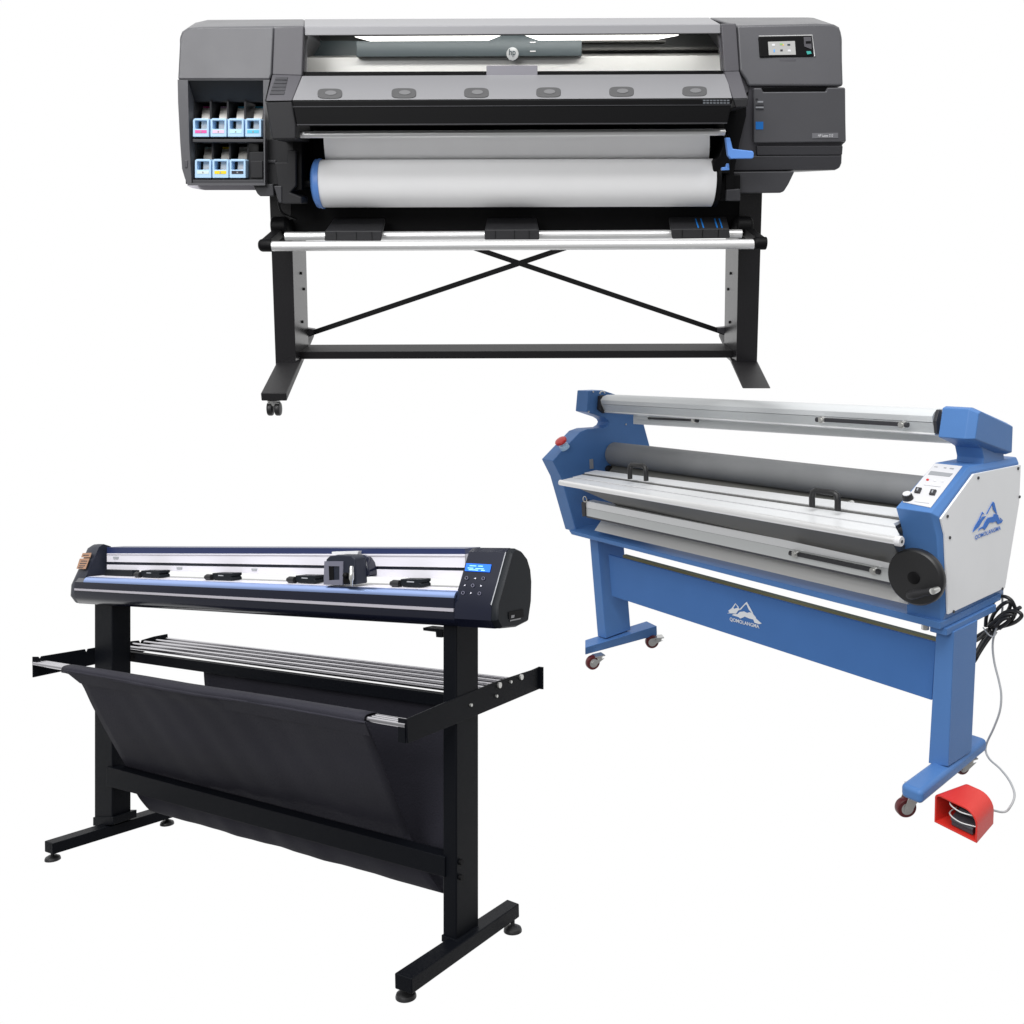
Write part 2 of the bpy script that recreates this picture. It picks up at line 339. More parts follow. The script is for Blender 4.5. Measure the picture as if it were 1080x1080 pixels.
# --- centre: hood strip, window, carriage, platen
mb = MB()
a = flu([(321, 28), (760, 25.3)], -.004); b = flu([(321.5, 37.6), (760, 35.4)], -.004); br_ = [q(321.5, 35.5, y=.34), q(752, 33.5, y=.34)]
c0 = [q(321, 20.3, y=.04), q(748, 18.6, y=.04)]
LO = [V((p.x, .02, b[i].z)) for i, p in enumerate(c0)]
mb.loft([[a[0], c0[0], V(c0[0])+V((0, .32, -.01)), br_[0], b[0]], [a[1], c0[1], V(c0[1])+V((0, .32, -.01)), br_[1], b[1]]])
pr.part('top_cover', mb, 'topgrey', bevel=.003)
mb = MB(); mb.slab(fl([(300, 30), (775, 29), (784, 80), (298, 82)], .16), (0, .12, 0)); pr.part('window_back', mb, 'window')
mb = MB(); mb.slab(flu([(316, 38), (322, 38), (322, 80), (316, 80)], .01), (0, .02, 0)); pr.part('window_end', mb, 'bezel')
mb = MB(); mb.slab(flu([(757.5, 36), (762, 36), (766, 77), (762.5, 77)], .01), (0, .02, 0)); pr.part('window_end', mb, 'bezel')
mb = MB(); mb.slab(flu([(318, 38), (323.5, 38), (323.5, 76), (318, 76)], .035), (0, .006, 0)) ; pr.part('window_post', mb, 'lilac')
mb = MB(); mb.slab(fl([(305, 61), (775, 58.5), (780, 74.5), (303, 76)], .02), (0, .1, .02)); pr.part('platen', mb, 'platen')
mb = MB(); mb.slab(fl([(374, 38.4), (716, 36.6), (692, 41.2), (391, 43)], .07), (0, .02, 0)); pr.part('light_tube', mb, 'lamp')
mb = MB(); mb.slab(fl([(305, 43), (378, 43), (378, 59.5), (305, 60.5)], .10), (0, .02, 0)); pr.part('rear_beam', mb, 'teal')
mb = MB(); mb.slab(fl([(376, 43.5), (515, 42.8), (529, 37.3), (553, 37.2), (568, 42.6), (613.5, 42.3), (613.5, 58.8), (376, 59.8)], -.02), (0, .06, 0)); carr = pr.part('print_carriage', mb, 'teal', bevel=.0008)
cc = q(540.5, 56.8, y=-.028); sc = P.scale(cc)
mb = MB(); mb.lathe(cc, (0, 1, 0), [(6.4*sc, 0), (6.4*sc, .006)], 28); lg = pr.part('logo_disc', mb, 'plate2', parent=carr)
mb = text_mb('hp', cc+V((-3.6*sc, -.001, -3.2*sc)), (1, 0, 0), (.0, 0, 1), 7*sc, 8*sc); pr.part('lettering', mb, 'teal', parent=carr)
for u, v in [(562, 44.6), (562, 54)]:
    mb = MB(); mb.slab(fl([(u-3, v-.6), (u+3, v-.6), (u+3, v+.6), (u-3, v+.6)], -.024), (0, .004, 0)); pr.part('carriage_mark', mb, 'whitesheet', parent=carr)
mb = MB(); mb.slab(fl([(614, 42.5), (702, 42), (702, 44), (614, 44.5)], .07), (0, .05, 0)); mb.slab(fl([(614, 50.3), (768, 49.2), (768, 52), (614, 53)], .1), (0, .03, 0)); pr.part('carriage_rail', mb, 'pan')
mb = MB(); mb.slab(fl([(320, 75.8), (765, 74.4), (766, 77.6), (319, 79.2)], HY+.01), (0, .3, 0)); pr.part('window_sill', mb, 'black')
mb = MB(); mb.slab(fl([(513, 69), (567, 68.8), (567, 79.5), (513, 80)], HY-.005), (0, .012, 0)); pr.part('window_tab', mb, 'tab', bevel=.002)
# --- apron with six oval pads
ap = fl([(318.5, 80), (766, 78)], HY-.01) + fl([(772.5, 103.5), (308, 105.7)], -.35)
mb = MB(); mb.slab(ap, (0, .1, 0)); apron = pr.part('front_apron', mb, 'apron', bevel=.003)
nap = (ap[1]-ap[0]).cross(ap[3]-ap[0]).normalized()
if nap.y > 0: nap = -nap
for (u, v) in [(348, 99.2), (426, 98.8), (502.5, 98.4), (578.5, 97.9), (655.5, 97.2), (732.5, 96.8)]:
    w, h = 13, 5.1; lp = []
    for i in range(28):
        t = 2*math.pi*i/28; c_, s_ = math.cos(t), math.sin(t)
        lp.append(P.qp(u+w*math.copysign(abs(c_)**.55, c_), v+h*math.copysign(abs(s_)**.55, s_), ap[0], nap)+nap*.003)
    mb = MB(); mb.slab(lp, -nap*.006); pad_ = pr.part('pad', mb, 'pad', parent=apron, bevel=.0015)
    lp = []
    for i in range(16):
        t = 2*math.pi*i/16; lp.append(P.qp(u+1+6*math.cos(t), v+2.4*math.sin(t), ap[0], nap)+nap*.0045)
    mb = MB(); mb.slab(lp, -nap*.003); pr.part('emblem', mb, 'emblem', parent=apron)
mb = MB(); mb.slab(fl([(308, 106.2), (773, 104), (767, 130), (313, 132)], -.352), (0, .05, .0)); ff = pr.part('front_fascia', mb, 'black', bevel=.003)
mb = MB(); mb.slab(fl([(308.5, 112.2), (772, 110.2), (772, 110.9), (308.5, 113)], -.3535), (0, .004, 0)); mb.slab(fl([(313, 131), (767, 129.2), (767, 130.2), (313, 132)], -.3535), (0, .004, 0)); pr.part('fascia_seam', mb, 'shell_dark')
for k in range(8):
    for r in range(2):
        mb = MB(); u = 741.5+3.6*k; v = 105.2+2.6*r; mb.slab(fl([(u, v), (u+2.6, v), (u+2.6, v+1.5), (u, v+1.5)], -.354), (0, .001, 0))
        if (k, r) == (0, 0): base = mb
        else:
            me_ = bpy.data.meshes.new('t'); mb.bm.to_mesh(me_); mb.bm.free(); base.bm.from_mesh(me_); bpy.data.meshes.remove(me_)
pr.part('sticker', base, 'gridstick', parent=ff)
# --- media path
mb = MB(); mb.slab(fl([(305, 128), (786, 126), (780.5, 243), (308, 246)], .004), (0, .04, 0)); pr.part('back_panel', mb, 'black')
for pl_ in ([(309, 131), (318, 133), (318, 200), (309, 200)], [(763, 106), (787, 106), (787, 122), (780, 150), (774, 182), (774, 204), (766, 200)]):
    mb = MB(); mb.slab(fl(pl_, -.18), (0, .17, 0)); pr.part('inner_side', mb, 'black')
mb = MB(); mb.slab(fl([(776, 78), (792, 78), (792, 93), (786, 100)], HY+.02), (0, .1, 0)); pr.part('filler_panel', mb, 'bezel')
mb = MB(); mb.cyl(q(317, 142.2, y=-.27), q(764.5, 139.5, y=-.27), 3.4*P.scale((0, -.27, 1)), 20); pr.part('feed_rod', mb, 'silver')
mb = MB(); mb.slab(fl([(768, 140), (772, 150), (770, 183), (752, 183), (752, 170), (758, 165)], -.2), (0, .2, 0)); mb.slab(fl([(764, 184), (781, 184), (781, 203), (768, 212), (758, 212), (758, 200)], -.17), (0, .2, 0)); pr.part('roll_holder', mb, 'black', bevel=.004)
mb = MB(); mb.slab(fl([(766, 200), (781, 199), (781, 212), (766, 212)], -.19), (0, .1, 0)); pr.part('side_bracket', mb, 'shell_dark', bevel=.004)
mb = MB(); mb.slab(fl([(765.5, 145), (770, 145), (773, 157), (794, 159.2), (795.2, 161), (795, 166), (793.5, 167.3), (771, 167.5), (768, 164)], -.31), (0, .025, 0)); pr.part('lever', mb, 'hubblue', bevel=.003, seg=3)
mb = MB(); mb.slab(fl([(761.5, 176.5), (766, 176), (767, 172), (769, 172.5), (769.5, 179.5), (761.5, 179.8)], -.28), (0, .02, 0)); pr.part('latch', mb, 'hubblue', bevel=.002)
# --- stand
def leg(front, depth, nm, th):
    mb = MB(); mb.slab([th.m.q(u, v, y=0) for u, v in front], (0, depth, 0)); return mb
mb = leg([(283.8, 200), (306.5, 200), (312, 386.5), (290.6, 386.5)], .22, '', pr); l1 = pr.part('leg', mb, 'legblack', bevel=.003)
mb = leg([(780, 200), (804.2, 200), (798.5, 386.5), (776.5, 386.5)], .22, '', pr); l2 = pr.part('leg', mb, 'legblack', bevel=.003)
for lg_, us in ((l1, 1), (l2, -1)):
    for v in (288, 306, 340):
        y = .12 if v != 306 else .16
        x = (q(312, 386, y=0).x if us > 0 else q(776.5, 386, y=0).x)
        x = q(*( (308.6+ (v-265)*.029, v) if us > 0 else (779-(v-262)*.02, v)), y=0).x
        zz = q(318 if us > 0 else 770, v, x=x).z; mb = MB(); mb.cyl((x-.004, y, zz), (x+.004, y, zz), .0055, 12); pr.part('bolt', mb, 'black', parent=lg_)
ZT, ZB = .154, .128
def foot(top, bot, nm='foot'):
    mb = MB(); mb.loft([[q(u, v, z=ZT) for u, v in top], bot]); return pr.part(nm, mb, 'legmatte', bevel=.003)
tp = [(275, 414.5), (302, 414.5), (331, 349), (309, 349)]
foot(tp, [V((p.x, p.y, ZB)) for p in [q(u, v, z=ZT) for u, v in tp]])
tp = [(783.2, 409.6), (812.8, 409.6), (783, 349), (758.5, 349)]
b4 = [q(783.2, 409.4, z=ZB), q(812.6, 409.4, z=ZB)] + [V((p.x, p.y, ZB)) for p in [q(783, 349, z=ZT), q(758.5, 349, z=ZT)]]
foot(tp, b4)
# caster under the left foot
pc = q(289, 420, z=ZB); pc = V((pc.x, -.5, ZB-.004)); sc = P.scale(pc)
mb = MB(); mb.lathe(pc, (0, 0, -1), [(7*sc, 0), (7*sc, .004), (4*sc, .006), (4*sc, .012)], 16); mb.box(pc.x-6*sc, pc.x+6*sc, pc.y-.012, pc.y+.012, pc.z-.018, pc.z-.008); cst = pr.part('caster', mb, 'zinc')
for s_ in (-1, 1):
    c0 = pc+V((s_*4.1*sc, 0, -.03)); mb = MB(); mb.lathe(c0-V((3.2*sc, 0, 0)), (1, 0, 0), [(.012, 0), (.021, .002), (.023, .005), (.023, 6.4*sc-.005), (.021, 6.4*sc-.002), (.012, 6.4*sc)], 24); pr.part('wheel', mb, 'rubber', parent=cst)
# cross bar and braces
zc = q(320, 370.5, y=.08).z; zb = q(320, 378.6, y=.08).z
fr = [q(314, 371, y=.08), q(775, 369.6, y=.08), q(775, 377.4, y=.08), q(314, 378.8, y=.08)]
bk = q(320, 363, z=zc).y
mb = MB(); mb.slab(fr, (0, bk-.08, 0)); pr.part('cross_bar', mb, 'legmatte', bevel=.002)
for a, b in (((322, 353.5), (612, 256)), ((490, 258), (766, 351.5))):
    mb = MB(); pa, pb = q(*a, y=.24), q(*b, y=.24 if a[0] < 400 else .255); mb.bar(pa, pb, .008, 5.2*P.scale(pa), up=(0, 0, 1)); pr.part('brace', mb, 'legblack')
mb = MB(); mb.slab(fl([(321, 346), (331, 347.5), (331, 352), (322, 356)], .235), (0, .03, 0)); pr.part('brace_bracket', mb, 'bezel')
mb = MB(); mb.slab(fl([(757, 346), (767, 345), (767, 354), (757, 350)], .235), (0, .03, 0)); pr.part('brace_bracket', mb, 'bezel')
# lower take-up bars
sc = P.scale((0, -.24, .6))
mb = MB(); mb.cyl(q(283, 259.7, y=-.24), q(797, 257.4, y=-.24), 5.1*sc, 24); pr.part('front_bar', mb, 'silver')
for u0, u1, v in ((273, 287, 258.8), (793.5, 808, 256.6)):
    a, b = q(u0, v, y=-.24), q(u1, v, y=-.24); mb = MB(); d = (b-a).normalized(); L = (b-a).length
    mb.lathe(a, d, [(4*sc, 0), (6*sc, .006), (6.6*sc, .012), (6.6*sc, L)], 24)
    k = (q(u0+8, v-2, y=-.24), q(300 if u0 < 500 else 782, 240, y=.0)); mb.bar(k[0], k[1], .03, .03)
    pr.part('bar_end_cap', mb, 'black', bevel=.002)
mb = MB(); mb.cyl(q(301, 249.3, y=-.13), q(782, 246.6, y=-.13), 4.6*sc, 20); mb.cyl(q(316, 240.6, y=.02), q(770, 238.6, y=.02), 1.2*sc, 8); pr.part('rear_bar', mb, 'silver')
for u in (296, 784):
    mb = MB(); c0 = q(u, 239, y=-.06); mb.lathe(c0-V((.03, 0, 0)), (1, 0, 0), [(.03, 0), (.035, .006), (.035, .05), (.028, .06)], 20); mb.slab(fl([(u-9, 232), (u+9, 232), (u+11, 250), (u-11, 250)], -.05), (0, .05, 0)); pr.part('bar_bracket', mb, 'black', bevel=.003)
def deflector(ft, fb, bt, name='media_deflector', lines=False):
    f = [q(u, v, y=-.19) for u, v in ft+fb]; z = f[0].z
    b_ = [q(u, v, y=-.05) for u, v in bt]
    bb = [V((p.x, p.y, p.z-.02)) for p in b_]; up_ = (b_[0]-f[0])
    mb = MB(); mb.loft([f, [b_[0], b_[1], bb[1], bb[0]]]); o = pr.part(name, mb, 'char', bevel=.004)
    for t in (.2, .55, .82):
        mb = MB(); a = f[0].lerp(f[1], t); c = f[3].lerp(f[2], t); mb.box(a.x-.0012, a.x+.0012, a.y-.0012, a.y+.002, c.z+.003, a.z-.003); pr.part('seam', mb, 'black', parent=o)
    if lines:
        for (u0, u1) in ((733.5, 736.5), (739, 742), (753.5, 756.5), (758.5, 761.5)):
            nn = (f[1]-f[0]).cross(b_[0]-f[0]).normalized(); nn = nn if nn.z > 0 else -nn; a, c = P.qp(u0, 231, f[0], nn)+nn*.001, P.qp(u1, 240.5, f[0], nn)+nn*.001; mb = MB(); mb.bar(a, c, .0042, .002); pr.part('blue_stripe', mb, 'stickblue', parent=o)
    return o
deflector([(342.5, 243.5), (403, 243.5)], [(402, 254.5), (342, 254.5)], [(352, 230.3), (406, 230)])
deflector([(511, 242.3), (568.5, 242)], [(569, 253.2), (511, 253.4)], [(514, 229.7), (566, 229.5)])
deflector([(707.5, 241.5), (769, 241)], [(770, 251.6), (709, 252.4)], [(705.5, 228.8), (766, 228)], lines=True)

# --- paper roll hung in the printer
c0, c1 = q(337.5, 193.8, y=-.13), q(751.5, 192.8, y=-.13); rr = 24*P.scale(c0)
roll = Thing(P, 'paper_roll', 'large white paper roll hanging under the grey printer, feeding a sheet upward', 'paper roll', c0)
mb = MB(); mb.lathe(c0, c1-c0, [(rr*.9, 0), (rr, .002), (rr, (c1-c0).length-.002), (rr*.9, (c1-c0).length)], 64); roll.part('wound_paper', mb, 'paper')
mb = MB(); pt = fl([(341, 143), (748.5, 140.5)], -.262); pb = [V((p.x, -.13+rr*.15, c0.z+rr*.985)) for p in fl([(342.5, 170), (748.5, 170)], -.13)]
mids = [[a.lerp(b, t)+V((0, -.004*math.sin(math.pi*t), 0)) for a, b in zip(pt, pb)] for t in [0, .25, .5, .75, 1]]
mb.loft([[l[0], l[1], l[1]+V((0, .0012, 0)), l[0]+V((0, .0012, 0))] for l in mids]); roll.part('paper_sheet', mb, 'paper', ang=60)
mb = MB(); a = V((q(331.5, 193, y=-.13).x, -.13, c0.z)); mb.lathe(a, (1, 0, 0), [(rr*.8, 0), (rr*1.0, .008), (rr*1.03, .012), (rr*1.03, .022), (rr*1.06, .023), (rr*1.06, .029), (rr*.7, .031)], 48); roll.part('end_flange', mb, 'hubblue', label='blue end flange')
mb = MB(); mb.cyl(q(316, 193, y=-.13), q(333, 193, y=-.13), .014, 14); roll.part('spindle', mb, 'black')
mb = MB(); mb.cyl(q(750, 193, y=-.13), q(768, 192, y=-.13), .014, 14); roll.part('spindle', mb, 'black')
mb = MB(); a = V((c1.x, -.13, c1.z)); mb.lathe(a, (1, 0, 0), [(rr*.9, 0), (rr*1.03, .003), (rr*1.03, .014), (rr*.8, .02)], 48); roll.part('end_flange', mb, 'black', label='black end flange')

# --- ink cartridges
def cartridge(u, v, w, h, colour, label, top):
    o = q(u, v+h, y=HY+.02)
    t = Thing(P, 'ink_cartridge', label, 'ink cartridge', o, 'ink cartridges in the printer bays')
    y = HY+.008
    r = 1.6
    lo = [(u+r, v), (u+w-r, v), (u+w, v+r), (u+w, v+h), (u, v+h), (u, v+r)]
    ho = [(u+2.2, v+2.4), (u+w-2.2, v+2.4), (u+w-2.2, v+11.2), (u+2.2, v+11.2)]
    mb = MB(); mb.hole_slab(fl(lo, y), [fl(ho, y)], (0, .05, 0)); t.part('frame', mb, 'cartblue', bevel=.0016)
    mb = MB(); mb.slab(fl([(u+2.2, v+12.4), (u+w-2.4, v+12.4), (u+w-2.4, v+15.6), (u+2.2, v+15.6)], y-.0008), (0, .002, 0)); t.part('label_strip', mb, colour)
    mb = MB(); mb.slab(fl([(u+9.2, v+1), (u+w+1, v+1), (u+w+1, v+12), (u+8.6, v+12)], y+.03), (0, .02, 0))
    a = fl([(u+8.8, v+2), (u+w+.6, v+2)], y+.052); b = fl([(u+w+2.8, v-12.5), (u+10.6, v-12.5)], y+.13)
    mb.slab(a+b, (0, .02, .0)); t.part('carton', mb, 'carton')
    mb = MB(); a = fl([(u+10.7, v-12.8), (u+w+2.8, v-12.8)], y+.126); b = fl([(u+w+2.7, v-11), (u+10.5, v-11)], y+.118); mb.slab(a+b, (0, .004, 0)); t.part('colour_band', mb, top)
    mb = MB(); mb.slab(fl([(u+2.6, v+3), (u+8.4, v+3), (u+8.4, v+11), (u+2.6, v+11)], y+.04), (0, .01, 0)); t.part('valve', mb, 'char')
    mb = MB(); mb.slab(fl([(u+w/2-.9, v+13.2), (u+w/2+.5, v+13.2), (u+w/2+.5, v+14.8), (u+w/2-.9, v+14.8)], y-.0016), (0, .0008, 0)); t.part('letter', mb, 'greyprint')
row = 'row of the left printer housing'
for u, c, n_, tp_ in ((203.5, 'mag', 'magenta', 'mag'), (222, 'pink', 'pale pink', 'pink'), (240.2, 'ltcyan', 'pale cyan', 'cyan'), (258.6, 'cyan', 'bright cyan', 'cyan')):
    cartridge(u, 124.8, 16.8, 19.6, c, f'blue-framed ink cartridge with {n_} label, upper row of the printer', tp_)
for u, c, n_, tp_ in ((205.6, 'optim', 'whitish grey', 'optim'), (224, 'yellow', 'yellow', 'yellow'), (242, 'kblack', 'black', 'carton')):
    cartridge(u, 167.8, 17, 20, c, f'blue-framed ink cartridge with {n_} label, lower row of the printer', tp_)

# =================================================================== 2  LAMINATOR
Lm = Mach([[0.59606, 0.80047, -0.06291], [0.10829, -0.15778, -0.98152], [-0.7956, 0.57823, -0.18073]], [0.41784, 0.93642, 4.4173])
q = Lm.q
la = Thing(Lm, 'laminating_machine', 'wide blue and white roll laminator with a handwheel on a caster stand', 'laminator')
XI, XR = -.08, 1.62
def lx(pts, x): return [q(u, v, x=x) for u, v in pts]
# left side plate, C shaped
prof = lx([(621, 412.2), (636, 411.6), (652, 417), (664, 428), (678.5, 445), (688, 480), (694, 548), (608, 561), (592, 504), (583, 486), (612, 455.5), (620, 452.6), (637, 451.5), (641, 449), (642.5, 446), (641, 443), (637, 440.5), (619, 434.5)], XI)
mb = MB(); mb.slab(prof, (-.085, 0, 0)); sp = la.part('side_plate', mb, 'blue', bevel=.004)
for u, v in [(625.5, 413.2), (620.7, 434.2), (660, 447.5)]:
    p = q(u, v, x=XI+.001); mb = MB(); mb.cyl(p, p+V((.003, 0, 0)), .0045, 10); la.part('screw', mb, 'zinc', parent=sp)
mb = MB(); mb.slab(lx([(621.5, 484.5), (625, 484), (625.5, 494), (622, 494.5)], XI+.001), (.004, 0, 0)); la.part('scale_slot', mb, 'greyprint', parent=sp)
p = q(640.5, 494.5, x=XI); mb = MB(); mb.lathe(p, (1, 0, 0), [(.016, 0), (.019, .01), (.018, .022), (.012, .025)], 20); la.part('knob', mb, 'rubber', parent=sp)
# emergency stop on the sloped top
a, b = prof[9], prof[10]; nrm = (b-a).cross(V((1, 0, 0))).normalized()
if nrm.z < 0: nrm = -nrm
p = Lm.qp(596, 472.5, a, nrm); 
mb = MB(); mb.lathe(p, nrm, [(.024, 0), (.022, .018), (.016, .022), (.016, .034)], 24); es = la.part('emergency_stop', mb, 'cartblue')
mb = MB(); mb.lathe(p+nrm*.033, nrm, [(.018, 0), (.028, .004), (.030, .012), (.027, .017), (.012, .021)], 28); la.part('button', mb, 'redbtn', parent=es)
# right housing
main = [(-.04, .655), (-.078, .957), (-.118, 1.043), (.112, 1.153), (.43, 1.136), (.45, .97), (.37, .66)]
pan = [(p.y, p.z) for p in lx([(1000, 648), (996.7, 564), (992.5, 547), (1027, 500), (1076.7, 490), (1075, 530), (1060, 620)], 1.755)]
L3 = lambda pr_, x: [V((x, y, z)) for y, z in pr_]
mb = MB(); mb.loft([L3(main, XR), L3(main, 1.735), L3([(y-.004 if y < .2 else y, z+.006) for y, z in pan], 1.748)]); rh = la.part('control_housing', mb, 'blue', bevel=.003)
mb = MB(); mb.slab(L3(pan, 1.7485), (.007, 0, 0)); wp = la.part('side_panel', mb, 'white', bevel=.0015)
for u, v in [(1073.5, 494), (1031.5, 504), (999, 544.5), (1001.5, 567), (1075, 524), (1005.5, 645), (1057, 621)]:
    p = q(u, v, x=1.7555); mb = MB(); mb.cyl(p, p+V((.003, 0, 0)), .005, 10); la.part('screw', mb, 'ink', parent=wp)
# side logo
def zpoly(pts, ox, oy, s, f): return [f(ox+x/s, oy+y/s) for x, y in pts]
fs = lambda u, v: q(u, v, x=1.757)
mb = MB()
for pts in ([(405, 570), (500, 392), (520, 408), (562, 580), (538, 548), (505, 505), (494, 425), (418, 566)],
            [(290, 808), (312, 772), (365, 742), (388, 680), (430, 622), (500, 607), (520, 567), (572, 580), (588, 640), (615, 660), (642, 655), (622, 692), (570, 714), (545, 670), (500, 690), (452, 690), (420, 740), (380, 797), (360, 770), (322, 784)],
            [(212, 828), (240, 750), (300, 650), (350, 537), (382, 580), (350, 562), (308, 660), (265, 738), (300, 690), (350, 608), (402, 598), (345, 672), (300, 748)],
            [(595, 615), (642, 655), (612, 645)]):
    mb.slab(zpoly(pts, 1010, 500, 13.5, fs), (.0012, 0, 0))
la.part('logo', mb, 'logoblue', parent=wp)
a, b, c = fs(1010+245/13.5, 500+945/13.5), fs(1010+610/13.5, 500+802/13.5), fs(1010+255/13.5, 500+868/13.5)
mb = text_mb('QOMOLANGMA', a, b-a, (0, 0, 1), (b-a).length, (c-a).z); la.part('lettering', mb, 'logoblue', parent=wp)
# control label on the slope
sl0 = V((XR, -.118, 1.043)); nsl = V((1, 0, 0)).cross(V((0, .23, .11))).normalized()
if nsl.z < 0: nsl = -nsl
def sl(pts, h=.001): return [Lm.qp(945+x/10.8, 470+y/10.8, sl0, nsl)+nsl*h for x, y in pts]
mb = MB(); mb.slab(sl([(440, 207), (757, 240), (397, 712), (78, 648)]), nsl*.0015); cp = la.part('control_panel', mb, 'whitesheet', parent=rh)
mb = MB(); mb.slab(sl([(398, 297), (652, 328), (612, 364), (368, 338)], .003), nsl*.0006); la.part('display', mb, 'greyprint', parent=rh)
for (x, y), m in (((362, 398), 'redbtn'), ((447, 405), 'strip'), ((530, 413), 'strip')):
    mb = MB(); mb.slab([Lm.qp(945+(x+17*math.cos(t))/10.8, 470+(y+12*math.sin(t))/10.8, sl0, nsl)+nsl*.003 for t in [i*math.pi/6 for i in range(12)]], nsl*.0012); la.part('button', mb, m, parent=rh)
for x, y in ((255, 525), (424, 548)):
    mb = MB(); mb.slab(sl([(x-22, y-32), (x+44, y-24), (x+20, y+32), (x-44, y+24)], .0025), nsl*.006); sw = la.part('rocker_switch', mb, 'ink', parent=rh, bevel=.001)
    mb = MB(); mb.slab(sl([(x-6, y-16), (x+10, y-14), (x, y+14), (x-16, y+12)], .0092), nsl*.0006); la.part('switch_mark', mb, 'greyprint', parent=rh)
mb = MB()
for pts in ([(440, 245), (480, 249), (474, 256), (434, 252)], [(550, 255), (580, 258), (572, 268), (542, 264)], [(620, 262), (665, 267), (655, 280), (610, 274)], [(320, 455), (510, 478), (508, 481), (318, 458)], [(215, 645), (380, 664), (378, 668), (213, 648)], [(190, 598), (212, 602), (208, 608), (186, 604)]):
    mb.slab(sl(pts, .0028), nsl*.0004)
la.part('panel_print', mb, 'greyprint', parent=rh)
p = Lm.qp(945+140/10.8, 470+612/10.8, sl0, nsl)+nsl*.002; mb = MB(); mb.lathe(p, nsl, [(.017, 0), (.015, .014), (.0125, .02)], 20); kn = la.part('speed_knob', mb, 'rubber', parent=rh)
mb = MB(); mb.lathe(p+nsl*.0195, nsl, [(.0125, 0), (.0122, .003), (.004, .004)], 20); la.part('knob_cap', mb, 'whitesheet', parent=rh)
# right neck and head
neck = [(.20, 1.14), (.205, 1.165), (.19, 1.20), (.15, 1.22), (.33, 1.22), (.34, 1.16), (.35, 1.13)]
mb = MB(); mb.loft([L3(neck, 1.645), L3(neck, 1.735)]); la.part('neck', mb, 'blue', bevel=.003)
hd = [(.083, 1.245), (.105, 1.338), (.125, 1.342), (.36, 1.262), (.36, 1.155), (.28, 1.17)]
hi = [(.10, 1.245), (.118, 1.325), (.135, 1.328), (.35, 1.252), (.35, 1.165), (.285, 1.185)]
xh = q(991, 443, y=.09).x
mb = MB(); mb.loft([L3(hd, xh), L3(hd, 1.732), L3(hi, 1.757)]); la.part('head_cover', mb, 'blue', bevel=.003)
# top feed bar
def xloft(left, xl, right, xr, ext=((0, .05, 0),), name='rail', m='alu', bevel=.001):
    a, b = lx(left, xl), lx(right, xr)
    a = a+[a[-1]+V((0, .05, 0)), a[0]+V((0, .05, -.004))]; b = b+[b[-1]+V((0, .05, 0)), b[0]+V((0, .05, -.004))]
    mb = MB(); mb.loft([a, b]); return la.part(name, mb, m, bevel=bevel)
tb = xloft([(640, 416.4), (635.5, 418.3), (633.3, 422), (634, 426)], -.055, [(989, 431.5), (985.5, 434.5), (983, 439), (983.6, 445.5)], 1.605, name='feed_bar', m='barwhite')
xloft([(634.3, 426.3), (637.3, 433.2)], -.055, [(983.8, 446), (986.5, 457)], 1.605, name='feed_bar_face', m='alud', bevel=0)
xloft([(637.3, 433.4), (637, 434.6), (638, 435.4)], -.055, [(986.4, 457), (986, 458.5), (987, 459.5)], 1.605, name='feed_bar_lip', m='strip', bevel=0)
mb = MB(); mb.slab(lx([(630.5, 417.5), (634, 416.5), (637, 434), (634.5, 436), (629.5, 432)], -.076), (.02, 0, 0)); la.part('bar_end', mb, 'ink', bevel=.002)
p = q(635.2, 415.2, x=-.05); mb = MB(); mb.tube([p+V((.0, .016*math.cos(t), .012*math.sin(t))) for t in [i*math.pi/6 for i in range(7)]], .003, 6); la.part('ring', mb, 'zinc')
mb = MB(); mb.slab(lx([(987, 432), (989.7, 432), (991, 440), (988, 458), (985, 457), (984, 444)], 1.606), (.012, 0, 0)); la.part('bar_end', mb, 'ink', bevel=.002)
# lower bar of the feed assembly
yb = .24
a = [q(u, v, y=yb) for u, v in [(672, 439), (672, 445.6), (672, 447)]]; b = [q(u, v, y=yb) for u, v in [(1000, 460), (1002, 466.5), (1003, 468)]]
def yl(pa, pb, name, m, dy=.02, bevel=0):
    a = [q(u, v, y=yb) for u, v in pa]; b = [q(u, v, y=yb) for u, v in pb]
    a = a+[a[-1]+V((0, dy, 0)), a[0]+V((0, dy, 0))]; b = b+[b[-1]+V((0, dy, 0)), b[0]+V((0, dy, 0))]
    mb = MB(); mb.loft([a, b]); return la.part(name, mb, m, bevel=bevel)
yl([(668, 437), (668, 446)], [(1000, 455.5), (1002, 466)], 'lower_feed_bar', 'alud')
yl([(668, 445.8), (668, 447.2)], [(1001.5, 465.6), (1002.5, 467.8)], 'lower_feed_bar_lip', 'strip', dy=.03)
yb = .225
mb = MB(); mb.slab([q(u, v, y=yb) for u, v in [(671, 438), (683, 439), (683.5, 443.2), (670, 442.6)]], (0, .03, 0)); la.part('clamp_bracket', mb, 'alud', bevel=.002)
def clamp(u0, v0, u1, v1, th, tilt=None, y=None, nut=(1, 1)):
    a, b = q(u0, v0, y=y), q(u1, v1, y=y); s_ = Lm.scale(a)
    mb = MB(); mb.bar(a, b, .012, th*s_); o = la.part('grip_strip', mb, 'ink', bevel=.001)
    for f_, p in zip(nut, (a, b)):
        if f_:
            mb = MB(); mb.cyl(p+V((0, -.012, 0)), p+V((0, .004, 0)), .0125, 12); mb.cyl(p+V((0, -.016, 0)), p+V((0, -.011, 0)), .007, 10); la.part('nut', mb, 'zinc', parent=o)
            d = (b-a).normalized()*(-.022 if p is a else .022); mb = MB(); mb.cyl(p+V((0, -.006, 0))+d*.5, p+V((0, -.006, 0))+d, .009, 10); la.part('stud', mb, 'ink', parent=o)
clamp(684, 441, 733, 443.2, 2.2, y=.215, nut=(0, 1))
ybar = q(637.3, 433.2, x=-.055).y
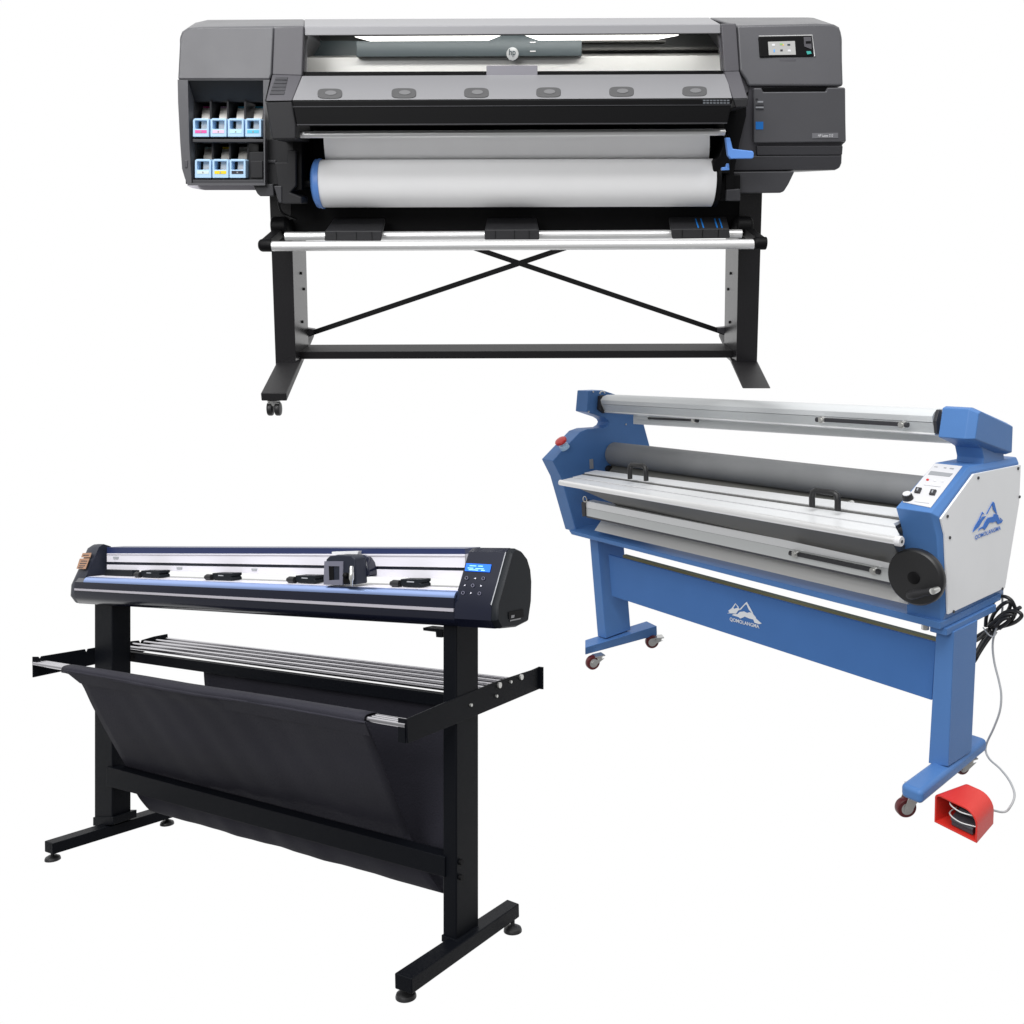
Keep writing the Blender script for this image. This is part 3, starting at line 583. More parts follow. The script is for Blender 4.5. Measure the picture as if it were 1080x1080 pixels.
ybar = min(ybar, q(986.5, 457, x=1.605).y, q(983.8, 446, x=1.605).y)
clamp(867.5, 442.6, 952.5, 447.6, 4.0, y=ybar-.02)
# rollers
c0, c1 = V((XI, .235, 1.01)), V((1.618, .235, 1.019))
mb = MB(); rr = 12.3*Lm.scale(c0); mb.lathe(c0, c1-c0, [(rr*.6, .001), (rr*.95, .006), (rr, .012), (rr, (c1-c0).length)], 48); la.part('top_roller', mb, 'roller')
c0, c1 = V((XI, .235, .897)), V((1.618, .235, .905))
mb = MB(); rr = 12.3*Lm.scale(c0); mb.cyl(c0, c1, rr, 40); la.part('bottom_roller', mb, 'rollerd')
mb = MB(); a = q(900, 531, y=.02); clampy = .0
# feed table
ytf, ytb = -.235, .02
zt = q(592, 507, y=ytf).z
lft = [q(591, 506.5, y=ytf), q(628.5, 497.5, y=ytb)]; rgt = [q(944, 566, y=ytf), q(967.5, 541, y=ytb)]
def edge_r(t):
    # right edge of the table: cut back to clear the housing
    y = ytf+(ytb-ytf)*t; zz = rgt[0].z+(rgt[1].z-rgt[0].z)*t
    x = rgt[0].x+(1.617-rgt[0].x)*min(1, max(0, (y+.21)/.088)); return V((x, y, zz))
def strip(t0, t1, name, m, dz=.0, th=.012):
    ts = [t0]+[t for t in (.1, .445) if t0 < t < t1]+[t1]; up = V((0, 0, dz))
    lo_ = [lft[0].lerp(lft[1], t0)+up]+[edge_r(t)+up for t in ts]+[lft[0].lerp(lft[1], t1)+up]
    mb = MB(); mb.slab(lo_, (0, 0, -th)); return la.part(name, mb, m, bevel=.001)
strip(.02, .985, 'table_base', 'ink', -.008, .014)
strip(.0, .295, 'table_strip', 'strip'); strip(.333, .60, 'table_strip', 'strip', .002); strip(.67, 1.0, 'table_strip', 'strip', .008, .02)
strip(.602, .668, 'table_groove', 'pan', .0045, .01); strip(.297, .331, 'table_groove', 'pan', -.005, .006)
s_ = Lm.scale(lft[0]); mb = MB(); a, b = q(591, 508.8, y=ytf), q(946, 570.3, y=ytf); mb.cyl(a, b, 3.0*s_, 16); la.part('table_edge', mb, 'silver')
mb = MB(); d = (b-a).normalized(); mb.lathe(b-d*.004, d, [(.013, 0), (.0165, .002), (.0165, .018), (.015, .02)], 24); ec = la.part('edge_cap', mb, 'whitesheet')
mb = MB(); mb.cyl(b+d*.0155, b+d*.0175, .005, 10); la.part('cap_screw', mb, 'ink', parent=ec)
for (u0, v0), (u1, v1), h in (((664.5, 505), (681.5, 507), 15.5), ((856.5, 534.5), (883.5, 538.5), 18)):
    yh = ytf+.11 if u0 < 700 else ytf+.11
    a, b = q(u0, v0, y=yh), q(u1, v1, y=yh); s_ = Lm.scale(a); H = h*s_
    up = V((0, 0, H)); mb = MB(); r_ = .0105
    k = .3
    mb.tube([a, a+up*.6, a+up*.9+(b-a)*.04, a+up+(b-a)*.14, b+up-(b-a)*.14, b+up*.9-(b-a)*.04, b+up*.6, b], r_, 10); la.part('table_handle', mb, 'rubber', ang=60)
# grip strip in front of the lower roller
clamp(898, 531.5, 945, 537.5, 3, y=.035, nut=(1, 0))
# dark pan under the table
A = [q(598, 513, y=-.19), q(606, 517, y=-.19), q(650, 532, y=-.05), q(650, 540, y=-.03)]
fx = lambda u, v, y, x: V((x, y, q(u, v, y=y).z))
mb = MB(); mb.loft([[q(606, 513.2, y=-.2), q(650, 523, y=-.04), q(652, 545, y=-.02), q(649, 532, y=-.06)], [fx(948, 574, -.2, 1.66), fx(965, 577, -.04, 1.619), fx(965, 620, -.02, 1.619), fx(955, 600, -.06, 1.619)]]); la.part('under_pan', mb, 'pan')
# lower front bar
def yl2(pa, pb, y, name, m, dy=.03, bevel=0):
    global yb; yb = y; return yl(pa, pb, name, m, dy, bevel)
yl2([(619, 528.5), (616.5, 531.5), (616, 535)], [(948, 593), (946, 597), (945.5, 601.5)], -.075, 'lower_bar', 'alu', .04, .001)
yl2([(616, 535.2), (618, 543.8)], [(945.5, 601.7), (945.5, 615.8)], -.0745, 'lower_bar_face', 'alud', .035)
yl2([(618, 543.9), (618.5, 545.6)], [(945.5, 615.9), (945.6, 618)], -.074, 'lower_bar_lip', 'pedal', .03)
mb = MB(); mb.slab([q(u, v, y=-.08) for u, v in [(613, 530), (617, 527.5), (617.5, 544.5), (614, 545)]], (0, .03, 0)); la.part('bar_end', mb, 'ink', bevel=.002)
p = q(617, 526.5, y=-.08); mb = MB(); mb.tube([p+V((.013*math.cos(t), 0, .013*math.sin(t))) for t in [i*math.pi/6 for i in range(13)]], .0028, 6); la.part('ring', mb, 'zinc')
clamp(839.5, 584, 922.5, 601.5, 4.2, y=-.083)
a = [q(698, 545.5, y=-.082), q(816, 568.5, y=-.082)]
# slanted grey cover plate
mb = MB(); mb.loft([[q(634, 549, y=-.0), q(627, 559.5, y=-.055), q(627, 559.5, y=-.055)+V((0, .02, -.004)), q(634, 549, y=-.0)+V((0, .02, -.004))], [q(952, 617, y=-.0), q(958, 637.5, y=-.055), q(958, 637.5, y=-.055)+V((0, .02, -.004)), q(952, 617, y=-.0)+V((0, .02, -.004))]]); la.part('cover_plate', mb, 'coverp')
# base rail
zr1, zr0 = q(617, 563, y=-.06).z-.004, q(618, 567.6, y=-.06).z
tl, bl_ = q(612, 561.3, y=-.06), q(618, 567.6, y=-.06); tr_, br = q(991.7, 656.5, y=-.06), q(991.7, 664.3, y=-.06)
xl_ = q(600, 565, y=-.06).x
mb = MB(); mb.slab([V((xl_, -.06, tl.z-.004)), V((tr_.x, -.06, tr_.z)), V((br.x, -.06, br.z)), V((xl_+.02, -.06, bl_.z))], (0, .40, 0)); la.part('base_rail', mb, 'blue', bevel=.003)
mb = MB(); mb.box(1.695, 1.752, -.035, .29, br.z-.026, br.z-.001); la.part('leg_bracket', mb, 'blue', bevel=.003)
p = q(976, 660, y=.0); mb = MB(); mb.cyl(p+V((.0, 0, .02)), p+V((0, 0, -.012)), .012, 12); mb.cyl(p+V((.04, 0, .02)), p+V((.04, 0, -.01)), .014, 12); la.part('bolt', mb, 'zinc')
# legs, feet, panel
mb = MB(); f_ = [q(u, v, y=0) for u, v in [(621.8, 568), (630.3, 570), (639, 673.5), (630.3, 671)]]; mb.slab(f_, (0, .165, 0)); la.part('leg', mb, 'blue', bevel=.003)
mb = MB(); f_ = [q(u, v, y=0) for u, v in [(987.4, 662), (1006, 666.5), (1000, 808.7), (979, 805)]]; mb.slab(f_, (0, .155, 0)); la.part('leg', mb, 'blue', bevel=.003)
ZT, ZB = .15, .101
top = [(617.2, 675), (617.2, 683.2), (692.8, 660.2), (682, 655)]
bot = [q(617.2, 682, z=ZB), q(617.2, 690.6, z=ZB)]+[V((p.x, p.y, ZB)) for p in [q(692.8, 660.2, z=ZT), q(682, 655, z=ZT)]]
mb = MB(); mb.loft([[q(u, v, z=ZT) for u, v in top], bot]); la.part('foot', mb, 'blue', bevel=.003)
top = [q(u, v, z=ZT) for u, v in [(949.5, 826), (972, 835.5), (1041.8, 778.6), (1023, 772.5)]]
mb = MB(); mb.slab(top, (0, 0, ZB-ZT)); ft = la.part('foot', mb, 'blue', bevel=.016, seg=4)
bot_r = top
pts = [(641.7, 585), (987, 677.8), (982.5, 738.6), (645, 628.6)]
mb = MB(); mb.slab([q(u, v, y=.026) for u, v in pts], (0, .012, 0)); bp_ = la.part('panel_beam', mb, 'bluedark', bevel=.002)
mb = MB(); mb.slab([q(u, v, y=.06) for u, v in [(657, 585.3), (990, 674.6), (990, 690), (657, 600)]], (0, .02, 0)); la.part('rear_channel', mb, 'olive')  # fold behind the panel's top, shade painted in olive
fp = lambda u, v: q(u, v, y=.0245)
mb = MB()
for pts in ([(430, 380), (560, 240), (595, 212), (742, 480), (712, 468), (640, 385), (598, 285), (580, 262), (520, 320), (462, 388), (400, 408)],
            [(400, 470), (440, 440), (530, 428), (600, 465), (660, 448), (720, 470), (790, 550), (812, 600), (900, 680), (935, 702), (880, 720), (770, 685), (745, 612), (650, 590), (550, 545), (500, 572), (450, 592), (410, 560), (258, 512), (300, 488), (390, 492)],
            [(172, 415), (250, 358), (335, 242), (348, 262), (292, 340), (300, 370), (395, 345), (440, 380), (395, 415), (350, 480), (270, 472), (148, 474), (205, 450)],
            [(335, 242), (412, 330), (400, 352), (345, 265)]):
    mb.slab(zpoly(pts, 760, 625, 21.6, fp), (0, .0012, 0))
la.part('logo', mb, 'logowhite', parent=bp_)
a, b, c = fp(760+212/21.6, 625+655/21.6), fp(760+885/21.6, 625+835/21.6), fp(760+218/21.6, 625+560/21.6)
mb = text_mb('QOMOLANGMA', a, b-a, (0, 0, 1), (b-a).length, (c-a).z); la.part('lettering', mb, 'logowhite', parent=bp_)
# casters
def caster(u, v, r_px, y, tilt, zf=ZB):
    c = q(u, v, y=y); s_ = Lm.scale(c); r = r_px*s_
    d = V((math.cos(tilt), math.sin(tilt), 0)); f_ = V((-math.sin(tilt), math.cos(tilt), 0))
    top = V((c.x, c.y, zf-.001))+f_*r*.95
    mb = MB(); mb.slab([top+d*a*.022+f_*b*.026 for a, b in ((-1, -1), (1, -1), (1, 1), (-1, 1))], (0, 0, -.005)); mb.lathe(top, (0, 0, -1), [(.02, .005), (.02, .016), (.016, .02)], 16)
    for s2 in (-1, 1):
        o_ = d*s2*.017
        mb.slab([top+o_-f_*.022+V((0, 0, -.016)), top+o_+f_*.022+V((0, 0, -.016)), c+o_+f_*.011-V((0, 0, .009)), c+o_-f_*.012-V((0, 0, .009)), c+o_-f_*.014+V((0, 0, .008))], d*.003*s2)
    cs = la.part('caster', mb, 'zinc', bevel=.001)
    mb = MB(); mb.lathe(c-d*.0135, d, [(r*.55, 0), (r*.93, .001), (r, .005), (r, .022), (r*.93, .026), (r*.55, .027)], 28); w_ = la.part('wheel', mb, 'maroon', parent=cs)
    mb = MB(); mb.lathe(c-d*.0165, d, [(r*.25, -.004), (r*.25, 0), (r*.62, .002), (r*.62, .031), (r*.25, .033), (r*.25, .037)], 20); la.part('hub', mb, 'zinc', parent=cs)
caster(625, 698.5, 7.6, -.10, -.25); caster(687.5, 676.5, 7, .27, -.55); caster(955, 851, 10.6, -.115, -.55); caster(1014, 808, 8.3, .18, -.3)
# handwheel
c = q(963.5, 609.5, y=-.155); s_ = Lm.scale(c); r = 30.6*s_
mb = MB(); mb.lathe(c, (0, 1, 0), [(r*.2, .0), (r*.2, .001), (r*.93, .0), (r*.97, .003), (r, .008), (r, .026), (r*.97, .03), (r*.5, .034), (r*.25, .036), (r*.22, .09)], 56); hw = la.part('handwheel', mb, 'rubber')
mb = MB(); mb.lathe(c+V((0, -.002, 0)), (0, 1, 0), [(r*.2, 0), (r*.22, .001), (r*.22, .004)], 28); la.part('hub', mb, 'black', parent=hw)
a, b = q(985, 623, y=-.185), q(957, 628.5, y=-.185)
mb = MB(); mb.lathe(a, b-a, [(.009, 0), (.0115, .01), (.0105, .03), (.0125, .045), (.0145, .065), (.014, (b-a).length-.01), (.008, (b-a).length)], 20); la.part('crank_handle', mb, 'char', parent=hw)
mb = MB(); p = q(985.3, 623, y=-.187); mb.lathe(p+V((0, -.012, 0)), (0, 1, 0), [(.005, 0), (.010, .002), (.010, .02), (.008, .034)], 18); la.part('crank_pivot', mb, 'zinc', parent=hw)

# --- coiled mains cable
org = q(1040, 668, y=.36)
cb = Thing(Lm, 'power_cable', 'black mains cable tied in a bundle of loops behind the laminator', 'cable', org)
def zc_(pts, ys, k=10): return curve([q(1010+x/9.82, 610+y/9.82, y=yy) for (x, y), yy in zip(pts, ys)], k)
r_ = 1.9*Lm.scale(org)
mb = MB()
mb.tube(zc_([(290, 500), (300, 390), (345, 290), (400, 212), (480, 188), (550, 222), (588, 290), (600, 350), (560, 420), (480, 480)], [.37, .37, .36, .36, .35, .35, .36, .37, .38, .38]), r_)
mb.tube(zc_([(320, 500), (375, 370), (450, 282), (515, 245), (547, 262), (525, 330), (450, 420), (350, 520)], [.36, .35, .34, .34, .35, .36, .37, .37]), r_)
mb.tube(zc_([(420, 510), (560, 470), (635, 425), (662, 380), (620, 343), (540, 337), (470, 365), (400, 425), (330, 510)], [.37, .36, .35, .34, .34, .345, .35, .36, .37]), r_)
mb.tube(zc_([(350, 510), (410, 430), (480, 385), (550, 372), (582, 392), (545, 440), (450, 500), (370, 540)], [.35, .345, .34, .345, .35, .36, .36, .36]), r_)
mb.tube(zc_([(330, 490), (400, 440), (500, 400), (560, 360), (600, 330), (648, 300)], [.34, .34, .345, .35, .35, .34]), r_)
mb.tube(zc_([(390, 500), (460, 430), (530, 410), (520, 450), (430, 520)], [.33, .335, .34, .345, .345]), r_)
mb.tube(zc_([(340, 540), (260, 650), (205, 745), (160, 815), (120, 870)], [.36, .37, .38, .38, .38]), r_)
mb.tube(zc_([(315, 530), (250, 570), (200, 600), (150, 610)], [.37, .375, .38, .39]), r_)
mb.tube(zc_([(370, 560), (290, 670), (225, 770), (180, 850), (140, 900)], [.345, .35, .36, .36, .37]), r_)
mb.tube(zc_([(355, 550), (275, 660), (215, 760), (170, 830)], [.335, .34, .35, .36]), r_)
mb.tube(zc_([(330, 525), (255, 600), (200, 640), (150, 660)], [.345, .355, .37, .38]), r_)
cb.part('loops', mb, 'rubber', ang=80)
mb = MB(); mb.tube(zc_([(265, 510), (290, 545), (330, 590), (375, 600), (405, 560)], [.34, .32, .315, .32, .35]), r_*.36, 8); cb.part('tie', mb, 'cablegrey', ang=80)

# --- foot pedal
zf = .028
bl, brr = q(985.2, 867, z=zf), q(1030.2, 889.6, z=zf); bkr = q(1047.8, 869, z=zf)
pd = Thing(Lm, 'foot_pedal', 'red hooded foot switch beside the laminator with a grey cable', 'foot switch', bl)
dv = bkr-brr; wv = brr-bl
tl = q(985, 833.5, y=bl.y); H = .150
s_ = Lm.scale(bl); H = 33.5*s_
def hoop(o, w, h, r1, off=0., n=7):
    """rounded arch outline in the plane of w and z, starting bottom left"""
    wl = w.length; wd = w.normalized(); up = V((0, 0, 1)); out = []
    x0, x1, y0, y1 = off, wl-off, off, h-off; r1 = max(r1-off, .004); rb = .006
    out.append(o+wd*x0+up*y0)
    out += [o+wd*(x0+r1*.35-r1*.35*math.cos(t))+up*(y1-r1*.35+r1*.35*math.sin(t)) for t in [math.pi/2*i/(n-1) for i in range(n)]]
    out += [o+wd*(x1-r1+r1*math.sin(t))+up*(y1-r1+r1*math.cos(t)) for t in [math.pi/2*i/(n-1) for i in range(n)]]
    out.append(o+wd*x1+up*y0)
    return out
fo, fi = hoop(bl, wv, H, .045), hoop(bl, wv, H, .045, .006)
hs = 1.06
bo, bi = hoop(bl+dv+wv*.28, wv*.72, H*.95, .05), hoop(bl+dv*.93+wv*.26, wv*.74, H*.95, .05, .006)
mb = MB(); vs = [[mb.bm.verts.new(p) for p in l] for l in (fi, fo, bo)]
vi = [mb.bm.verts.new(p) for p in bi]
for A_, B_ in ((vs[0], vs[1]), (vs[1], vs[2]), (vs[0], vi)):
    for i in range(len(A_)): j = (i+1) % len(A_); mb.bm.faces.new((A_[i], A_[j], B_[j], B_[i]))
mb.bm.faces.new(vs[2]); mb.bm.faces.new(vi)
pd.part('hood', mb, 'red', bevel=.0015, ang=40)
wd, dd = wv.normalized(), dv.normalized(); up = V((0, 0, 1))
def pbox(x0, x1, d0, d1, z0, z1, tilt=0):
    mb = MB(); o_ = bl; l = [o_+wd*x0+dd*d0+up*z0, o_+wd*x1+dd*d0+up*z0, o_+wd*x1+dd*d1+up*(z0+tilt), o_+wd*x0+dd*d1+up*(z0+tilt)]
    mb.slab(l, up*(z1-z0)); return mb
WL, DL = wv.length, dv.length
pd.part('base', pbox(WL*.36, WL*.86, DL*.12, DL*.85, .008, .024), 'pedal', bevel=.003)
pd.part('tread', pbox(WL*.36, WL*.88, DL*.06, DL*.85, .028, .038, .008), 'pedal', bevel=.003)
pd.part('tread_top', pbox(WL*.46, WL*.86, DL*.3, DL*.8, .048, .062, .012), 'pedal', bevel=.003)
for z in (.043, .078):
    mb = MB(); mb.tube(curve([bl+wd*WL*.92+dd*DL*.12+up*z, bl+wd*WL*.6+dd*DL*.0+up*(z+.001), bl+wd*WL*.34+dd*DL*.06+up*(z+.008), bl+wd*WL*.36+dd*DL*.4+up*(z+.009)], 8), .0022, 8); pd.part('guard_wire', mb, 'alud', ang=80)
cpts = [(1057, 619, .37), (1057.2, 632, .37), (1056.8, 646, .365), (1052, 660, .345), (1048, 672, .335), (1047, 684, .335), (1049, 700, .33), (1053.5, 718, .32), (1056, 733, .31), (1054.5, 750, .3), (1048, 768, .3), (1041, 783, .31), (1039.6, 792, .30), (1044, 801, .25), (1055, 811, .2), (1065, 824, .14), (1070, 838, .1), (1066, 850, .07), (1057.5, 856.5, .05)]
end = bl+dv*.99+wv*.7+up*H*.40
mb = MB(); mb.tube(curve([q(u, v, y=y) for u, v, y in cpts]+[end], 8), .0036, 8); pd.part('cable', mb, 'cablegrey', ang=80)

# =================================================================== 3  VINYL CUTTER
C = Mach([[0.82471, 0.56507, -0.02346], [-0.03266, 0.00618, -0.99945], [-0.56462, 0.82502, 0.02355]], [-1.08146, 1.05506, 2.34637])
q = C.q
cu = Thing(C, 'vinyl_cutter', 'black vinyl cutting plotter on a T-foot stand with a cloth catch basket', 'plotter')
XC = 1.315
cap = [(p.y, p.z) for p in [q(u, v, x=XC) for u, v in [(524.5, 655), (525, 638.5), (532.2, 612.8), (537, 595), (540.3, 582.5), (544.5, 578), (551, 581), (556.6, 588.5), (560, 600), (561.2, 613.4), (560.7, 634.5), (557.7, 655.6), (545.4, 661.8), (528.8, 663.5)]]]
cyc = sum(y for y, z in cap)/len(cap); czc = sum(z for y, z in cap)/len(cap)
XL0 = q(75.5, 620, y=cap[1][0]+.006).x; ZB_, ZT_ = min(z for y, z in cap), max(z for y, z in cap)
def dz(x, z):
    t = max(0, min(1, (XC-x)/(XC-XL0))); return z - t*(.008+.013*(ZT_-z)/(ZT_-ZB_))
def sect(x, s=1.0): return [V((x, cyc+(y-cyc)*s, dz(x, czc+(z-czc)*s))) for y, z in cap]
# pieces of the profile
ytop = [p for p in cap]
# right housing
xh0 = q(478.5, 645, y=cap[1][0]).x
mb = MB(); mb.loft([sect(xh0, .985), sect(xh0+.004, 1.0), sect(XC-.014, 1.0)]); rhc = cu.part('control_housing', mb, 'gloss', ang=28)
mb = MB(); mb.loft([sect(XC-.0139, .992), sect(XC-.004, .99), sect(XC, .95)]); rc = cu.part('end_cap', mb, 'capblack', ang=28)
# seam along the cap's front edge, its highlight painted as a pale tube
mb = MB(); mb.tube([V((XC-.014, y-.001, z)) for y, z in [cap[1], cap[2], cap[3], cap[4]]], .0011, 6); cu.part('cap_seam_highlight', mb, 'greyprint', parent=rc)
mb = MB(); mb.slab([q(u, v, x=XC+.0004) for u, v in [(536, 645.5), (551.5, 642), (552, 650.5), (536.5, 653)]], (.001, 0, 0)); cu.part('socket', mb, 'black', parent=rc)
mb = MB(); mb.slab([q(u, v, x=XC+.0014) for u, v in [(538, 654), (549, 651.7), (549, 653), (538, 655.2)]], (.0006, 0, 0)); mb.slab([q(u, v, x=XC+.0016) for u, v in [(539.5, 649), (542.5, 648.5), (542, 651.5), (539, 652)]], (.0006, 0, 0)); cu.part('socket_glint', mb, 'apron', parent=rc)  # pale slabs paint the white glint at the black recess
# left cap
xl1 = q(115, 595, y=.06).x; xl0 = q(75.5, 620, y=cap[1][0]+.006).x
mb = MB(); mb.loft([sect(xl0, .90), sect(xl0+.004, .95), sect(xl0+.014, .985), sect(xl0+.035, 1.), sect(xl1, 1.)]); lc = cu.part('end_cap', mb, 'capnavy', ang=40)
# front slope plane
s0 = V((0, cap[2][0], cap[2][1])); s1 = V((0, cap[3][0], cap[3][1])); nf = V((1, 0, 0)).cross(s1-s0).normalized()
if nf.y > 0: nf = -nf
def fs_(pts, h=.0006): return [C.qp(u, v, s0, nf)+nf*h for u, v in pts]
mb = MB(); mb.slab(fs_([(87.5, 583.5), (96.8, 583.2), (95.5, 588), (85.8, 588)]), nf*.0005); mb.slab(fs_([(84.5, 589.3), (94.8, 589), (90.5, 600.3), (81, 600)]), nf*.0005); st = cu.part('sticker', mb, 'orange', parent=lc)
mb = MB()
for u, v, w_ in ((88.3, 585.4, 6), (86, 591.5, 6.5), (84.8, 594, 7), (84, 596.5, 6), (83.2, 598.4, 5)):
    mb.slab(fs_([(u, v), (u+w_, v), (u+w_-.3, v+.9), (u-.3, v+.9)], .0012), nf*.0003)
cu.part('sticker_print', mb, 'ink', parent=lc)
# control panel print on the right housing
mb = MB(); mb.slab(fs_([(492.3, 594.3), (518.6, 595.7), (516.8, 603.8), (490.6, 602.3)], .0008), nf*.0006); cu.part('display', mb, 'lcd', parent=rhc)
mb = MB()
for (u, v, w_) in ((496, 596.6, 7), (505, 597, 5), (494, 599, 6), (502, 599.6, 9), (495, 600.8, 10), (508, 601.5, 4)):
    mb.slab(fs_([(u, v), (u+w_, v+.05*w_), (u+w_-.2, v+.9+.05*w_), (u-.2, v+.9)], .0018), nf*.0003)
cu.part('display_text', mb, 'lcdtext', parent=rhc)
for i, (x, y) in enumerate([(197, 340), (297, 345), (398, 345), (173, 425), (272, 430), (373, 435), (155, 518), (250, 522), (352, 525)]):
    u, v = 475+x/11.37, 580+y/11.37; bright = i in (1, 3, 5, 7)
    mb = MB()
    if bright:
        d = {1: [(-1.3, 0), (1.6, -.9), (1.6, .9)], 3: [(-1, 1), (1.2, -1), (1.3, .9)], 5: [(1.6, 0), (-1, -1.2), (-1, 1)], 7: [(-1.2, 1.2), (-.2, -1.3), (1.4, -.2)]}[i]
        mb.slab(fs_([(u+a*.8, v+b*.9) for a, b in d], .0012), nf*.0004)
    else:
        c_ = [C.qp(u+1.5*math.cos(t), v+1.6*math.sin(t), s0, nf)+nf*.0012 for t in [k*2*math.pi/14 for k in range(15)]]; mb.tube(c_, .0007, 5)
    cu.part('key', mb, 'key' if bright else 'keydim', parent=rhc)
# trough (front body): lower part of the profile up to the platen
zp = q(440, 620.5, y=cap[2][0]-.004).z
fb = [c for c in cap if True]
low_ = [(y+.001, z-.001) for y, z in cap[0:2]]
yp = cap[2][0]
trough = [cap[13], cap[0], (cap[1][0]-.002, cap[1][1]), (cap[1][0]-.001, cap[1][1]+.010), (cap[1][0]+.002, zp-.010), (cap[1][0]+.008, zp-.003), (cap[1][0]+.016, zp), (cap[9][0]-.012, zp), (cap[10][0]-.004, cap[10][1]), cap[11], cap[12]]
xt0, xt1 = xl1-.03, xh0+.002
mb = MB(); mb.loft([[V((xt0, y, dz(xt0, z))) for y, z in trough], [V((xt1, y, dz(xt1, z))) for y, z in trough]]); tr = cu.part('front_body', mb, 'gloss', ang=50)
a, b = q(90.5, 622.3, y=trough[2][0]-.002), q(478.5, 644.2, y=trough[2][0]-.002)
mb = MB(); mb.slab([V((xl0+.03, a.y, a.z+.0022)), V((xt1, b.y, b.z+.004)), V((xt1, b.y, b.z-.002)), V((xl0+.03, a.y, a.z-.003))], (0, .004, 0)); cu.part('ruler_tape', mb, 'tape', parent=tr)
# platen's roll edge, its blue-white glint painted into the metal
rp = .0145; yc_, zc__ = cap[1][0]+.0133, zp-.013
pe = [(yc_-rp*math.cos(t), zc__+rp*math.sin(t)) for t in [math.pi/2*k/9 for k in range(1, 10)]]
pe2 = [(y+.004, z-.004) for y, z in reversed(pe)]
pf = [(yc_-.001, zp+.0016), (yc_+.045, zp+.0016), (yc_+.045, zp-.002), (yc_, zp-.002)]
mb = MB(); mb.loft([[V((x, y, dz(x, z))) for y, z in pf] for x in (xl1+.01, xt1)]); cu.part('platen', mb, 'silver2', parent=tr)
mb = MB(); mb.loft([[V((xl1+.01, y, dz(xl1, z))) for y, z in pe+pe2], [V((xt1, y, dz(xt1, z))) for y, z in pe+pe2]]); cu.part('platen_edge', mb, 'platroll', parent=tr, ang=50)
# rear rail with grooves and top band
yr = .045
def rail(l, r, y, name, m, dy=.02, xa=None):
    a = [q(115, v, y=y) for v in l]; b = [q(486, v, y=y) for v in r]
    mb = MB(); mb.slab([V((a[0].x-.01, y, a[0].z)), V((b[0].x+.01, y, b[0].z)), V((b[1].x+.01, y, b[1].z)), V((a[1].x-.01, y, a[1].z))], (0, dy, 0)); return cu.part(name, mb, m)
rail((583.8, 592.6), (584.5, 598.5), yr, 'guide_rail', 'silver2')
rail((592.6, 595.6), (598.5, 602), yr+.006, 'rail_groove', 'capnavy', .014)
rail((595.6, 600.4), (602, 610.6), yr, 'guide_rail', 'silver2')
rail((584.6, 585.4), (586, 587.2), yr-.001, 'rail_scale', 'tape', .002)
rail((577.2, 583.7), (578.5, 584.3), yr+.004, 'top_cover', 'navyband', .05)
mb = MB(); mb.slab([q(u, v, y=.03) for u, v in [(111, 601), (139.5, 601.6), (140, 609.5), (110, 608.5)]], (0, .02, 0)); cu.part('rail_stop', mb, 'capblack')
for u, v in ((189, 599), (268, 600.5), (122, 588)):
    mb = MB(); mb.slab([q(a_, b_, y=yr-.0015) for a_, b_ in [(u-3, v-1), (u+3, v-.8), (u+2.4, v+1.6), (u-2.6, v+1.4)]], (0, .002, 0)); cu.part('rail_label', mb, 'greyprint')
# pinch rollers
for u, v in ((155.5, 605.5), (231, 608.3), (319, 611), (430, 615)):
    s = .88*(1+.12*(u-155)/275)
    mb = MB(); mb.slab([q(u+a_*s, v+b_*s, y=.012) for a_, b_ in [(-8, -4.3), (14.5, -4), (14.5, -1), (13, 0), (14.5, 1.5), (14.5, 4.6), (-5.5, 4), (-8, 1.5)]], (0, .03, 0)); pk = cu.part('pinch_roller', mb, 'capblack', bevel=.0015)
    c0 = q(u-8*s, v+.8*s, y=.014); mb = MB(); mb.cyl(c0+V((-.018, 0, 0)), c0, .0075, 14); mb.cyl(c0+V((-.024, 0, 0)), c0+V((-.018, 0, 0)), .005, 12); cu.part('roller', mb, 'rubber', parent=pk)
    mb = MB(); c0 = q(u-1, v-1.5*s, y=.011); mb.box(c0.x, c0.x+.018, c0.y, c0.y+.001, c0.z-.001, c0.z+.001); cu.part('mark', mb, 'greyprint', parent=pk)
# carriage
yc = -.012
mb = MB(); lp = [q(u, v, y=yc) for u, v in [(342.5, 617), (342.3, 597), (344, 589.5), (347.5, 586.2), (356, 585.2), (370, 585.8), (374, 589), (375.5, 616.5)]]; mb.slab(lp, (0, .034, 0)); cg = cu.part('tool_carriage', mb, 'capnavy', bevel=.003)
mb = MB(); mb.hole_slab([q(u, v, y=yc-.002) for u, v in [(342, 592), (361.8, 592), (361.3, 617.2), (341.3, 616.6)]], [[q(u, v, y=yc-.002) for u, v in [(346.5, 597), (358, 597.3), (358, 611.5), (347, 612)]]], (0, .004, 0)); cu.part('carriage_face', mb, 'carr', parent=cg)
mb = MB(); mb.slab([q(u, v, y=yc-.0012) for u, v in [(346.8, 597.2), (351.5, 597.2), (352, 611.5), (347.2, 612)]], (0, .002, 0)); cu.part('carriage_slot', mb, 'black', parent=cg)
mb = MB(); mb.slab([q(u, v, y=.02) for u, v in [(371, 609), (372, 586), (377, 586), (383, 588.5), (386.5, 594), (388.5, 602), (388.8, 608.5)]], (0, .04, 0)); cu.part('carriage_cover', mb, 'gloss', parent=cg, bevel=.004)
p0, p1 = q(370.8, 597, y=yc-.012), q(370.8, 618, y=yc-.012)
mb = MB(); mb.lathe(p0, p1-p0, [(.003, 0), (.0042, .004), (.004, .012), (.005, .014), (.005, .026), (.003, .03), (.0022, (p1-p0).length)], 14); cu.part('blade_holder', mb, 'zinc', parent=cg)
